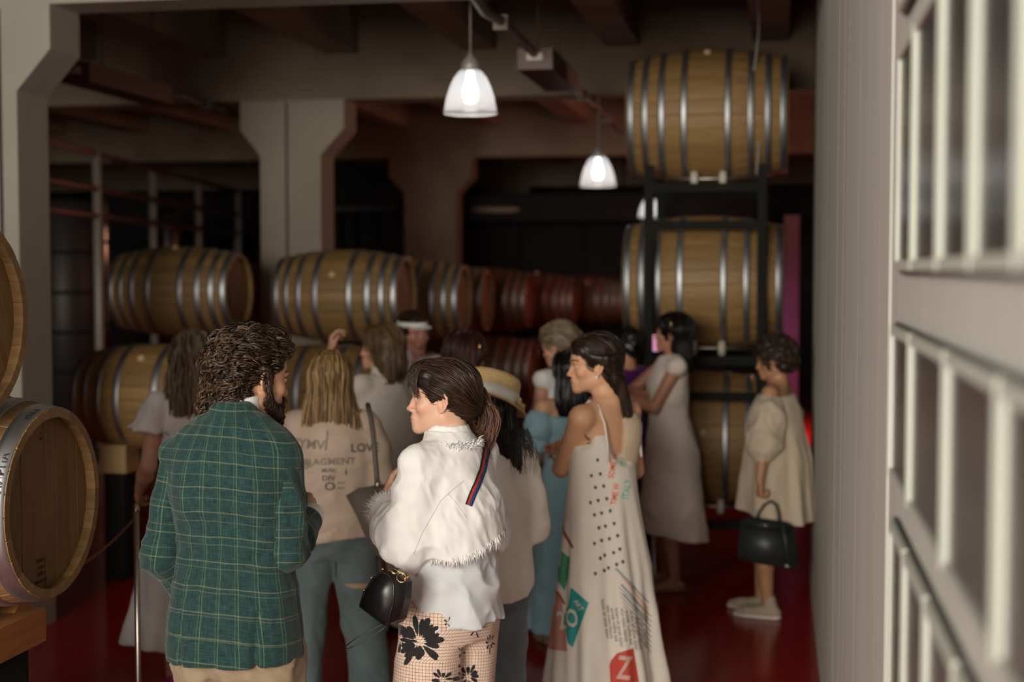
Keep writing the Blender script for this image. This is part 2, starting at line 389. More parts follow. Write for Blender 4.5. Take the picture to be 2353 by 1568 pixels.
# ---------------------------------------------------------------- stanchion with chain
sp = atD(318, 1568, 5.15)
s0 = Vector((sp.x, sp.y, 0)); top = atD(306, 1172, 5.15).z
st = thing('stanchion', 'thin steel stanchion post with chain beside the near barrel', 'stanchion', s0)
tube('post', [(0, 0, 0), (0, 0, top)], .0105, steel, st, 14)
bm = bmesh.new(); lathe_into(bm, [(0, top+.03), (.008, top+.026), (.013, top+.012), (.013, top+.002), (.009, top-.004), (0, top-.004)], 14); obj('finial', bm, steel, st, True)
bm = bmesh.new(); lathe_into(bm, [(0, 0), (.15, 0), (.15, .012), (.03, .03), (0, .03)], 28); obj('foot_plate', bm, steel_dk, st, True)
ch = thing('barrier_chain', 'thin chain sagging from the stanchion to the near barrel', 'chain')
A = Vector((s0.x, s0.y, top-.02)); Bp = atD(150, 1320, 4.9); nL = 46
A2 = Vector((sp.x+.9, sp.y+.35, top-.25))
def chain(a, b, n, sag):
    for i in range(n):
        t = (i+.5)/n; p = a.lerp(b, t)-Vector((0, 0, sag*4*t*(1-t)))
        q = a.lerp(b, t+.01)-Vector((0, 0, sag*4*(t+.01)*(1-t-.01))); dr = (q-p).normalized()
        M = Matrix.Translation(p) @ dr.to_track_quat('X', 'Z').to_matrix().to_4x4() @ Matrix.Rotation(PI/2*(i % 2), 4, 'X')
        pts = [M @ Vector((.0085*math.cos(k*PI/5), .0045*math.sin(k*PI/5), 0)) for k in range(11)]
        bm = bmesh.new(); tube_into(bm, pts, .0013, 5); obj('link', bm, mat('brass_chain', (.35, .22, .12), .35, 1), ch, True)
chain(A, Bp, 30, .02)

# ---------------------------------------------------------------- pendant lamps, conduits, fixtures
def glassy(name):
    m = bpy.data.materials.new(name); m.use_nodes = True; N, L = nodes_of(m)
    b = N['Principled BSDF']; b.inputs['Base Color'].default_value = (.93, .92, .92, 1); b.inputs['Roughness'].default_value = .25
    tr = N.new('ShaderNodeBsdfTransparent'); tl = N.new('ShaderNodeBsdfTranslucent'); tl.inputs[0].default_value = (.95, .93, .92, 1)
    m1 = N.new('ShaderNodeMixShader'); m1.inputs[0].default_value = .55; m2 = N.new('ShaderNodeMixShader'); m2.inputs[0].default_value = .62
    L.new(b.outputs[0], m1.inputs[1]); L.new(tl.outputs[0], m1.inputs[2]); L.new(m1.outputs[0], m2.inputs[1]); L.new(tr.outputs[0], m2.inputs[2])
    L.new(m2.outputs[0], N['Material Output'].inputs['Surface']); return m
shade_m = glassy('ribbed_glass'); bulb_m = mat('lit_bulb', (1, 1, 1), .5, emit=((.93, .96, 1.0), 9))
cap_m = mat('lamp_cap', (.32, .30, .27), .5, .4)
def make_lamp():
    root = bpy.data.objects.new('pendant_lamp', None); COL.objects.link(root)
    n = 72; prof = [(.045, .245), (.062, .236), (.088, .205), (.112, .155), (.130, .100), (.142, .045), (.148, .012), (.149, 0), (.142, 0)]
    bm = bmesh.new(); rings = []
    for (r, z) in prof: rings.append([bm.verts.new(((r+(.0018 if j % 2 else -.0018)*(z > .02))*math.cos(2*PI*j/n), (r+(.0018 if j % 2 else -.0018)*(z > .02))*math.sin(2*PI*j/n), z)) for j in range(n)])
    for a, b in zip(rings, rings[1:]):
        for j in range(n): bm.faces.new((a[j], a[(j+1) % n], b[(j+1) % n], b[j]))
    obj('lamp_shade', bm, shade_m, root, True)
    bm = bmesh.new(); lathe_into(bm, [(.150, 0), (.154, .004), (.151, .010), (.146, .004)], 48, closed=True); obj('shade_rim', bm, mat('rim_glass', (.9, .88, .86), .2, trans=.5), root, True)
    bm = bmesh.new(); lathe_into(bm, [(0, .345), (.012, .345), (.018, .325), (.05, .29), (.055, .245), (.045, .235), (0, .235)], 28); obj('lamp_cap', bm, cap_m, root, True)
    bm = bmesh.new(); lathe_into(bm, [(0, .06), (.025, .065), (.040, .09), (.043, .12), (.035, .155), (.022, .185), (.018, .235), (0, .235)], 20); obj('bulb', bm, bulb_m, root, True)
    co_ = tube('cord', [(0, 0, 0), (0, 0, 1)], .006, cap_m, root, 6); co_.location.z = .34
    return root
lampP = make_lamp()
for i, (px, py, d, lab) in enumerate(((1081, 262, 8.0, 'largest glass pendant lamp, above the middle of the group'), (1374, 429, 11.8, 'second glass pendant lamp, left of the top rack barrel'), (1493, 500, 18.6, 'smallest pendant lamp seen behind the rack upright'))):
    o = lampP if i == 0 else copy_tree(lampP); p = atD(px, py, d); o.location = p; [setattr(ch_, 'scale', (1, 1, 4.18-p.z-.34)) for ch_ in o.children if ch_.name.startswith('cord')]; tag(o, lab, 'lamp', 'pendant lamps')
    l = bpy.data.lights.new('bulb_light', 'POINT'); l.energy = 1.6; l.color = (1, .95, .88); l.shadow_soft_size = .045
    lo = bpy.data.objects.new('bulb_light', l); COL.objects.link(lo); lo.location = p+Vector((0, 0, .03))
conduit_m = mat('brown_conduit', (.10, .07, .05), .5, .3)
def conduit(x, z, y0, y1, label, fixtures, rods):
    t = thing('cable_conduit', label, 'conduit')
    pts = [(x+.012*math.sin(i*2.1), y0+(y1-y0)*i/24, z+.012*math.sin(i*3.3)) for i in range(25)]
    tube('pipe', pts, .028, conduit_m, t)
    for i in range(2, 25, 4): box('clip', x-.04, x+.04, pts[i][1]-.02, pts[i][1]+.02, z-.04, z+.04, conduit_m, t, .004)
    for y in rods: tube('hanger_rod', [(x, y, z), (x, y, 4.15)], .006, conduit_m, t, 6)
    for (a, b) in fixtures:
        f = box('fixture_box', x-.11, x+.11, a, b, z-.10, z+.03, mat('brown_fixture', (.07, .03, .022), .5), t, .008)
        box('fixture_end', x-.05, x+.05, a-.015, a, z-.045, z+.0, mat('pale_fixture_end', (.45, .41, .33), .5), f, .004)
cz = 3.34
p1 = atZ(1105, 2, cz); p2 = atZ(1440, 315, cz); fa = atZ(1228, 122, cz).y; fb = atZ(1285, 178, cz).y
xm = (p1.x+p2.x)/2
conduit(xm, cz, 5.2, p2.y+.6, 'brown conduit with boxed fixture running towards the tall barrel rack', [(fa, fb)], [fa+.1, fb-.1])
q1 = atZ(235, 172, cz); conduit(q1.x, cz, 7.5, 13.5, 'dark conduit with fixture beside the left column', [(q1.y-.4, q1.y+.9)], [q1.y, q1.y+.8])
cb = thing('hanging_cable', 'thin pale cable hanging in front of the top rack barrel', 'cable')
tube('cable_run', [atD(1738+6*math.sin(i*.9), 400-i*40, 9.3) for i in range(12)], .007, mat('pale_cable', (.30, .28, .25), .6), cb, 6)

# ---------------------------------------------------------------- mezzanine railing, tanks and pipes in the dark back
dims = mat('dim_steel', (.05, .042, .038), .5, .5)
rl = thing('mezzanine_railing', 'steel railing with tall posts in the dark back left bay', 'railing')
tops = [atD(222, 350, 13.9), atD(350, 388, 16.2), atD(455, 415, 18.3), atD(547, 437, 20.5)]
for p in tops: tube('post', [(p.x, p.y, 0), (p.x, p.y, p.z)], .045, mat('pale_post', (.33, .30, .26), .5, .3), rl, 10)
a, b = tops[0], tops[-1]; e0 = a+(a-b)*.35; e1 = b+(b-a)*.03
for dz in (-.02, -.36, -.62): tube('rail', [(e0.x, e0.y, e0.z+dz), (e1.x, e1.y, e1.z+dz)], .03, mat('rusty_rail', (.17, .08, .07), .4, .6), rl, 8)
bm = bmesh.new()
bk = thing('bulkhead', 'dark panelled wall behind the railing in the left bay', 'wall panel')
c0 = atD(125, 340, 14.9); c1 = atD(905, 372, 23)
n = 9
for i in range(n):
    u0, u1 = i/n, (i+1)/n; A_ = Vector((-9.5+u0*7, 17.8, 0)); 
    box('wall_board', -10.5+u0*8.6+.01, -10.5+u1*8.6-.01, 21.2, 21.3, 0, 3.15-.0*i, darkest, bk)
tank_m = mat('tank_steel', (.42, .42, .38), .22, 1)
for i, (px, r_, d, z1, lab) in enumerate(((150, .34, 15.2, 2.75, 'leftmost steel tank behind the railing'), (232, .10, 15.5, 2.9, 'slim vertical steel pipe behind the first railing post'), (388, .16, 17.4, 2.75, 'tank with ribbed side between the second and third railing posts'), (448, .12, 19.5, 2.62, 'slim steel tank behind the third railing post'), (543, .14, 21, 2.60, 'slim steel tank behind the fourth railing post'))):
    p = atD(px, 600, d); t = thing('steel_tank', lab, 'tank', (p.x, p.y, 0))
    bm = bmesh.new(); lathe_into(bm, [(0, 0), (r_, 0), (r_, z1-.08), (r_*.7, z1), (0, z1+.03)], 28); obj('shell', bm, tank_m if i != 0 else dims, t, True)
    for z in np.linspace(.5, z1-.15, 6):
        bm = bmesh.new(); lathe_into(bm, [(r_, z-.02), (r_+.012, z-.02), (r_+.012, z+.02), (r_, z+.02)], 28, closed=True); obj('band', bm, steel_dk, t)
# overhead pipe across the right back bay
pp = thing('overhead_duct', 'pipe with highlights in pale colour crossing the back bay below the beam', 'pipe')
a = atD(1070, 482, 20.0); b = atD(1470, 482, 20.0)
for (u0, u1) in ((0.03, .34), (.52, .72), (.86, 1.02)): tube('pipe', [a.lerp(b, u0), a.lerp(b, u1)], .042, mat('duct_highlight', (.30, .22, .18), .5), pp, 10)  # highlight stretches of one pipe, put in as separate pale lengths
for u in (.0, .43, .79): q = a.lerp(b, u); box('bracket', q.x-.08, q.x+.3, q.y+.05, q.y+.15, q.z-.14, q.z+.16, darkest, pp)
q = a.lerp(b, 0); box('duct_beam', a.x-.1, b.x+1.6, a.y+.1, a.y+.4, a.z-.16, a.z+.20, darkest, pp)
for u in (.1, .9): tube('hanger_rod', [a.lerp(b, u)+Vector((0, .2, .1)), Vector((a.lerp(b, u).x, a.y+.2, 4.17))], .02, darkest, pp)
sh = thing('back_shelf', 'dark shelf with thin posts between the two back columns', 'shelf')
a = atD(770, 480, 19.0); b = atD(925, 480, 19.0)
box('shelf_board', a.x, b.x, a.y-.2, a.y+.1, a.z-.04, a.z+.02, dims, sh)
for u in (.05, .28, .6, .9): q = a.lerp(b, u); tube('post', [(q.x, q.y, 0), (q.x, q.y, q.z)], .03, dims, sh)
box('shelf_back', a.x-.6, b.x+.6, a.y+.3, a.y+.4, 0, atD(850, 378, 19.3).z, darkest, sh)

# ---------------------------------------------------------------- pictures on the near right wall
fx = XW-.0
def picture(y0, y1, z0, z1, label, arts, group):
    t = thing('picture_frame', label, 'picture', (XW-.006, (y0+y1)/2, z0), 0, group)
    hw = (y1-y0)/2; H = z1-z0; fw = .017; dp = .013
    for (a, b, c, d) in ((-hw, -hw+fw, 0, H), (hw-fw, hw, 0, H), (-hw+fw, hw-fw, 0, fw), (-hw+fw, hw-fw, H-fw, H)):
        box('frame_side', -dp, 0, a, b, c, d, white_frame, t, .002)
    box('back_edge', -.004, .001, -hw-.006, hw+.006, -.006, H+.006, mat('dark_backing', (.05, .045, .04), .7), t)
    box('photo_print', -.006, -.004, -hw+fw, hw-fw, fw, H-fw, arts, t)
    box('glazing', -.0085, -.0075, -hw+fw, hw-fw, fw, H-fw, mat('picture_glass', (1, 1, 1), .22, trans=1.0, spec=.3), t)
def art(name, c1, c2, c3, sc):
    m = mat(name, c1, .6); N, L = nodes_of(m); b = N['Principled BSDF']
    tc = N.new('ShaderNodeTexCoord'); n = N.new('ShaderNodeTexNoise'); n.inputs['Scale'].default_value = sc; n.inputs['Detail'].default_value = 3
    L.new(tc.outputs['Object'], n.inputs[0]); cr = N.new('ShaderNodeValToRGB'); L.new(n.outputs['Fac'], cr.inputs[0])
    cr.color_ramp.elements[0].position = .35; cr.color_ramp.elements[0].color = (*c3, 1); cr.color_ramp.elements[1].position = .65; cr.color_ramp.elements[1].color = (*c1, 1)
    e = cr.color_ramp.elements.new(.5); e.color = (*c2, 1); L.new(cr.outputs[0], b.inputs['Base Color']); return m
gA = art('print_grey', (.16, .155, .14), (.10, .10, .10), (.03, .03, .035), 7)
gB = art('print_dark', (.05, .045, .04), (.03, .03, .03), (.02, .02, .02), 9)
gC = art('print_warm', (.20, .16, .13), (.14, .12, .11), (.06, .05, .05), 8)
gD = art('print_violet', (.17, .15, .17), (.12, .11, .12), (.03, .03, .05), 6)
def yx(px): return atX(px, 700, XW-.02).y
def zr(py, px): p = atX(px, py, XW-.02); return p.z
r1t, r1b = zr(135, 2052), zr(622, 2052); r2t, r2b = zr(748, 2045), zr(1102, 2045); r3t = zr(1205, 2045); r0b = zr(30, 2062)
ymin = [(2052, 2082), (2108, 2140), (2166, 2208), (2232, 2312), (2332, 2480)]
arts = [gB, gA, gB, gA, gC]
def row(edges, zt, zb, arts, tag_, group):
    names = ['furthest', 'second', 'third', 'fourth', 'nearest']
    for i, (a, b) in enumerate(edges):
        y1, y0 = yx(a)-.006, yx(b)+.006
        picture(y0, y1, zb, zt, f'pale framed photograph, {names[i]} along the {tag_}', arts[i % len(arts)], group)
e1 = [yx(v) for v in (2052, 2088, 2147, 2222, 2330, 2560)]
e2 = [yx(v) for v in (2044, 2087, 2168, 2292, 2530)]
e3 = [yx(v) for v in (2046, 2080, 2130, 2200, 2300)]
def rowy(es, zt, zb, arts, tag_, group):
    names = ['furthest', 'second', 'third', 'fourth', 'nearest']
    for i in range(len(es)-1):
        picture(es[i+1]+.012, es[i]-.012, zb, zt, f'pale framed photograph, {names[i]} along the {tag_}', arts[i % len(arts)], group)
rowy(e1, r1t, r1b, arts, 'upper row on the right wall', 'upper row of framed photographs')
rowy(e2, r2t, r2b, [gA, gD, gC, gC], 'middle row on the right wall', 'middle row of framed photographs')
rowy(e3, r3t, r3t-.42, [gB, gC, gB, gA], 'lowest row on the right wall', 'lowest row of framed photographs')
rowy(e1[:4], r0b+.4, r0b, [gB, gA, gB], 'top row on the right wall', 'top row of framed photographs')
# ================================================================ implicit-surface engine
F32 = np.float32
_rs = np.random.RandomState(7); _NT = _rs.rand(32, 32, 32).astype(F32)
def vnoise(p):
    """smooth value noise in [-1,1]; p (...,3)"""
    i = np.floor(p).astype(np.int32); f = (p-i).astype(F32); f = f*f*(3-2*f); i &= 31; j = (i+1) & 31
    x0, y0, z0 = i[..., 0], i[..., 1], i[..., 2]; x1, y1, z1 = j[..., 0], j[..., 1], j[..., 2]; fx, fy, fz = f[..., 0], f[..., 1], f[..., 2]
    a = _NT[x0, y0, z0]*(1-fx)+_NT[x1, y0, z0]*fx; b = _NT[x0, y1, z0]*(1-fx)+_NT[x1, y1, z0]*fx
    c = _NT[x0, y0, z1]*(1-fx)+_NT[x1, y0, z1]*fx; d = _NT[x0, y1, z1]*(1-fx)+_NT[x1, y1, z1]*fx
    return ((a*(1-fy)+b*fy)*(1-fz)+(c*(1-fy)+d*fy)*fz)*2-1
V = lambda *a: np.array(a, dtype=F32)
def unit(v): v = np.asarray(v, F32); return v/max(float(np.linalg.norm(v)), 1e-9)
def rot(rx=0, ry=0, rz=0):
    return np.array(Euler((math.radians(rx), math.radians(ry), math.radians(rz)), 'XYZ').to_matrix(), dtype=F32)
def rotz(a): return rot(0, 0, a)
class Fr:
    """frame: local -> parent  p = R x + o"""
    def __init__(s, R, o): s.R = np.asarray(R, F32); s.o = np.asarray(o, F32)
    def pt(s, v): return s.R @ np.asarray(v, F32)+s.o
    def vec(s, v): return s.R @ np.asarray(v, F32)
    def inv(s, P): return (P-s.o) @ s.R
ID = Fr(np.eye(3), (0, 0, 0))
def smin(a, b, k):
    if k <= 0: return np.minimum(a, b)
    h = np.clip(.5+.5*(b-a)/k, 0, 1); return b*(1-h)+a*h-k*h*(1-h)
class Field:
    def __init__(s, disp=None, margin=.02): s.P = []; s.disp = disp; s.margin = margin
    def _add(s, fn, c, r, k, op): s.P.append((fn, np.asarray(c, F32), float(r), k, op)); return s
    def cone(s, a, b, ra, rb, k=.02, op='+', fr=ID):
        a = fr.pt(a); b = fr.pt(b); ba = b-a; L = max(float(ba @ ba), 1e-9)
        def fn(p):
            q = p-a; h = np.clip((q @ ba)/L, 0, 1); return np.linalg.norm(q-h[:, None]*ba, axis=1)-(ra+(rb-ra)*h)
        return s._add(fn, (a+b)/2, math.sqrt(L)/2+max(ra, rb), k, op)
    def chain(s, pts, rs, k=.02, op='+', fr=ID):
        for i in range(len(pts)-1): s.cone(pts[i], pts[i+1], rs[i], rs[i+1], k, op, fr)
        return s
    def ell(s, c, r, k=.02, op='+', fr=ID, R=None):
        f2 = Fr(fr.R @ (R if R is not None else np.eye(3, dtype=F32)), fr.pt(c)); r = np.asarray(r, F32)
        def fn(p):
            q = f2.inv(p); k0 = np.linalg.norm(q/r, axis=1); k1 = np.linalg.norm(q/(r*r), axis=1)+1e-9; return k0*(k0-1)/k1
        return s._add(fn, f2.o, float(max(r)), k, op)
    def slab(s, c, h, rad=.005, k=.01, op='+', fr=ID, R=None):
        f2 = Fr(fr.R @ (R if R is not None else np.eye(3, dtype=F32)), fr.pt(c)); h = np.asarray(h, F32)-rad
        def fn(p):
            q = np.abs(f2.inv(p))-h; return np.linalg.norm(np.maximum(q, 0), axis=1)+np.minimum(q.max(axis=1), 0)-rad
        return s._add(fn, f2.o, float(np.linalg.norm(h))+rad, k, op)
    def loft(s, sec, k=.02, op='+', fr=ID, fold=None, pw=2.0):
        """sec rows: z, cx, cy, rx, ry ; elliptical sections swept up local z"""
        S = np.array(sec, dtype=F32); S = S[np.argsort(S[:, 0])]; z = S[:, 0]
        zz = np.linspace(z[0], z[-1], 160); T = []
        for c in range(1, 5):
            m = np.gradient(S[:, c], z) if len(z) > 1 else S[:, c]*0
            idx = np.clip(np.searchsorted(z, zz)-1, 0, len(z)-2); h = z[idx+1]-z[idx]; t = (zz-z[idx])/h
            T.append((2*t**3-3*t**2+1)*S[idx, c]+(t**3-2*t**2+t)*h*m[idx]+(-2*t**3+3*t**2)*S[idx+1, c]+(t**3-t**2)*h*m[idx+1])
        z0, z1 = float(z[0]), float(z[-1])
        def fn(p):
            q = fr.inv(p); zc = np.clip(q[:, 2], z0, z1)
            cx, cy, rx, ry = [np.interp(zc, zz, t) for t in T]
            X = q[:, 0]-cx; Y = q[:, 1]-cy; mn = np.minimum(rx, ry)
            if pw == 2: e = np.sqrt((X/rx)**2+(Y/ry)**2)
            else: e = (np.abs(X/rx)**pw+np.abs(Y/ry)**pw)**(1/pw)
            ee = np.maximum(e, 1e-6); d = np.hypot(X, Y)*(1-1/ee); d = np.where(e < .3, -mn*.7, d)
            if fold is not None: d = d-fold(np.arctan2(Y, X), q[:, 2])
            dz = np.maximum(z0-q[:, 2], q[:, 2]-z1)
            return np.maximum(d*.92, dz).astype(F32)
        zc = (z0+z1)/2; rr = math.hypot((z1-z0)/2, float(max(S[:, 3].max(), S[:, 4].max()))+float(np.abs(S[:, 1:3]-S[:, 1:3].mean(0)).max())+.03)
        return s._add(fn, fr.pt((float(S[:, 1].mean()), float(S[:, 2].mean()), zc)), rr, k, op)
    def plane(s, o, n, k=.004, fr=ID):
        """keep the side opposite to n"""
        n = fr.vec(unit(n)); o = fr.pt(o)
        def fn(p): return -((p-o) @ n)
        return s._add(fn, o, 99, k, '-')
    def ev(s, p, prims=None):
        d = np.full(len(p), 1., F32)
        for fn, c, r, k, op in (s.P if prims is None else prims):
            if op == '+': d = smin(d, fn(p), k)
            elif op == '-': d = -smin(-d, fn(p), k)
        if s.disp is not None:
            m = np.abs(d) < .08
            if m.any(): d[m] -= s.disp(p[m])
        return d.astype(F32)
    def bounds(s):
        A = [(c-r, c+r) for fn, c, r, k, op in s.P if op == '+' and r < 50]
        return np.min([a for a, b in A], 0)-.02, np.max([b for a, b in A], 0)+.02
    def mesh(s, res, fine=None, clip=None):
        """surface nets on a rectilinear grid; fine=[(lo,hi,res)] boxes with denser spacing; returns verts, quads"""
        lo, hi = s.bounds()
        if clip is not None: lo = np.maximum(lo, clip[0]); hi = np.minimum(hi, clip[1])
        axes = []
        for a in range(3):
            cs = [float(lo[a])]; 
            while cs[-1] < hi[a]:
                x = cs[-1]; h = res
                for (l2, h2, r2) in (fine or []):
                    if l2[a]-res <= x <= h2[a]: h = min(h, r2)
                cs.append(x+h)
            axes.append(np.array(cs, F32))
        X, Y, Z = axes; n = [len(a) for a in axes]; B = 12
        PC = np.array([q[1] for q in s.P]); PR = np.array([q[2]+q[3]+s.margin+.01+(1e3 if q[2] > 50 else 0) for q in s.P])
        F = np.full(n, 1., F32)
        for i in range(0, n[0], B):
            xi = X[i:i+B]; cx = (xi[0]+xi[-1])/2
            for j in range(0, n[1], B):
                yj = Y[j:j+B]; cy = (yj[0]+yj[-1])/2
                for k in range(0, n[2], B):
                    zk = Z[k:k+B]; cz = (zk[0]+zk[-1])/2
                    rad = .5*math.sqrt((xi[-1]-xi[0])**2+(yj[-1]-yj[0])**2+(zk[-1]-zk[0])**2)+.001; c = V(cx, cy, cz)
                    dc = PC-c; pr = [s.P[t_] for t_ in np.nonzero((dc*dc).sum(1) < (PR+rad)**2)[0]]
                    if not any(q[4] == '+' for q in pr): continue
                    d0 = float(s.ev(c[None], pr)[0])
                    if abs(d0) > rad*1.6+s.margin+.03: F[i:i+B, j:j+B, k:k+B] = d0; continue
                    g = np.stack(np.meshgrid(xi, yj, zk, indexing='ij'), -1).reshape(-1, 3)
                    F[i:i+B, j:j+B, k:k+B] = s.ev(g, pr).reshape(len(xi), len(yj), len(zk))
        for a in range(3):
            sl = [slice(None)]*3; sl[a] = 0; F[tuple(sl)] = np.maximum(F[tuple(sl)], .001); sl[a] = -1; F[tuple(sl)] = np.maximum(F[tuple(sl)], .001)
        neg = F < 0
        cnt = np.zeros([m-1 for m in n], np.int8)
        cor = [(a, b, c) for a in (0, 1) for b in (0, 1) for c in (0, 1)]
        for a, b, c in cor: cnt += neg[a:n[0]-1+a, b:n[1]-1+b, c:n[2]-1+c]
        act = np.argwhere((cnt > 0) & (cnt < 8)); idx = np.full(cnt.shape, -1, np.int32); idx[tuple(act.T)] = np.arange(len(act))
        vals = {q: F[act[:, 0]+q[0], act[:, 1]+q[1], act[:, 2]+q[2]] for q in cor}
        acc = np.zeros((len(act), 3), F32); w_ = np.zeros(len(act), F32)
        for q in cor:
            for ax in range(3):
                if q[ax]: continue
                r_ = list(q); r_[ax] = 1; r_ = tuple(r_); a, b = vals[q], vals[r_]; m = (a < 0) != (b < 0)
                t = np.where(m, a/np.where(m, a-b, 1), 0); pos = np.tile(np.array(q, F32), (len(act), 1)); pos[:, ax] = t
                acc += pos*m[:, None]; w_ += m
        loc = acc/w_[:, None]
        P = np.stack([axes[a][act[:, a]]+loc[:, a]*(axes[a][np.minimum(act[:, a]+1, n[a]-1)]-axes[a][act[:, a]]) for a in range(3)], 1)
        quads = []
        for ax in range(3):
            u, v = [(1, 2), (2, 0), (0, 1)][ax]
            s0 = [slice(1, -1)]*3; s0[ax] = slice(0, -1); s1 = list(s0); s1[ax] = slice(1, None)
            a, b = neg[tuple(s0)], neg[tuple(s1)]; E = np.argwhere(a != b)
            if not len(E): continue
            sgn = a[tuple(E.T)]; off = np.array([1, 1, 1]); off[ax] = 0; E = E+off
            def cell(du, dv): 
                c = E.copy(); c[:, u] -= du; c[:, v] -= dv; return idx[tuple(c.T)]
            q = np.stack([cell(1, 1), cell(0, 1), cell(0, 0), cell(1, 0)], 1); q[~sgn] = q[~sgn][:, ::-1]; quads.append(q)
        return P, np.concatenate(quads)
def project(P, field, it=2):
    for _ in range(it):
        d = field.ev(P); e = .0015
        g = np.stack([field.ev(P+V(*(e if a == b else 0 for b in range(3))))-d for a in range(3)], 1)/e
        g2 = (g*g).sum(1)+1e-4; step = np.clip(d/g2, -.004, .004)[:, None]; P = P-g*step
    return P
def np_mesh(name, P, Q, m, parent=None, smooth=True, attrs=None):
    me = bpy.data.meshes.new(name); k = Q.shape[1]
    me.vertices.add(len(P)); me.vertices.foreach_set('co', P.astype(F32).ravel())
    me.loops.add(Q.size); me.loops.foreach_set('vertex_index', Q.ravel().astype(np.int32))
    me.polygons.add(len(Q)); me.polygons.foreach_set('loop_start', np.arange(0, Q.size, k, dtype=np.int32))
    me.update(calc_edges=True)
    for an, (typ, data) in (attrs or {}).items():
        at = me.attributes.new(an, typ, 'POINT'); key = 'color' if 'COLOR' in typ else ('vector' if 'VECTOR' in typ else 'value')
        at.data.foreach_set(key, np.ascontiguousarray(data, dtype=F32).ravel())
    return link(name, me, m, parent, smooth)

# ================================================================ people materials
def attr_col(name, rough=.5, sss=.0, spec=.4, bump=None):
    m = mat(name, (1, 1, 1), rough, spec=spec, sss=sss, bump=bump); N, L = nodes_of(m); a = N.new('ShaderNodeAttribute'); a.attribute_name = 'Col'
    L.new(a.outputs['Color'], N['Principled BSDF'].inputs['Base Color']); return m
skin_m = attr_col('skin', .48, .12, bump=(120, .12, .002))
def hair_mat(name, c1, c2, rough=.42, z0=None):
    m = mat(name, c1, rough, spec=.4); N, L = nodes_of(m); b = N['Principled BSDF']
    a = N.new('ShaderNodeAttribute'); a.attribute_name = 'var'; mx = N.new('ShaderNodeMix'); mx.data_type = 'RGBA'
    mx.inputs['A'].default_value = (*c1, 1); mx.inputs['B'].default_value = (*c2, 1)
    L.new(a.outputs['Fac'], mx.inputs['Factor']); L.new(mx.outputs['Result'], b.inputs['Base Color'])
    return m
def fabric(name, col, col2=None, rough=.85, sc=40, bump=(9, .35, .02), stretch=(1, 1, 1), fine=True, con=1.6, sheen=.15):
    m = mat(name, col, rough, noise=(sc, con), col2=col2 or tuple(c*.88 for c in col), bump=bump, sheen=sheen, spec=.2, stretch=stretch); return m
def mapped(name, base, rough=.85):
    m = mat(name, base, rough, spec=.2, sheen=.1, bump=(9, .3, .02)); return m

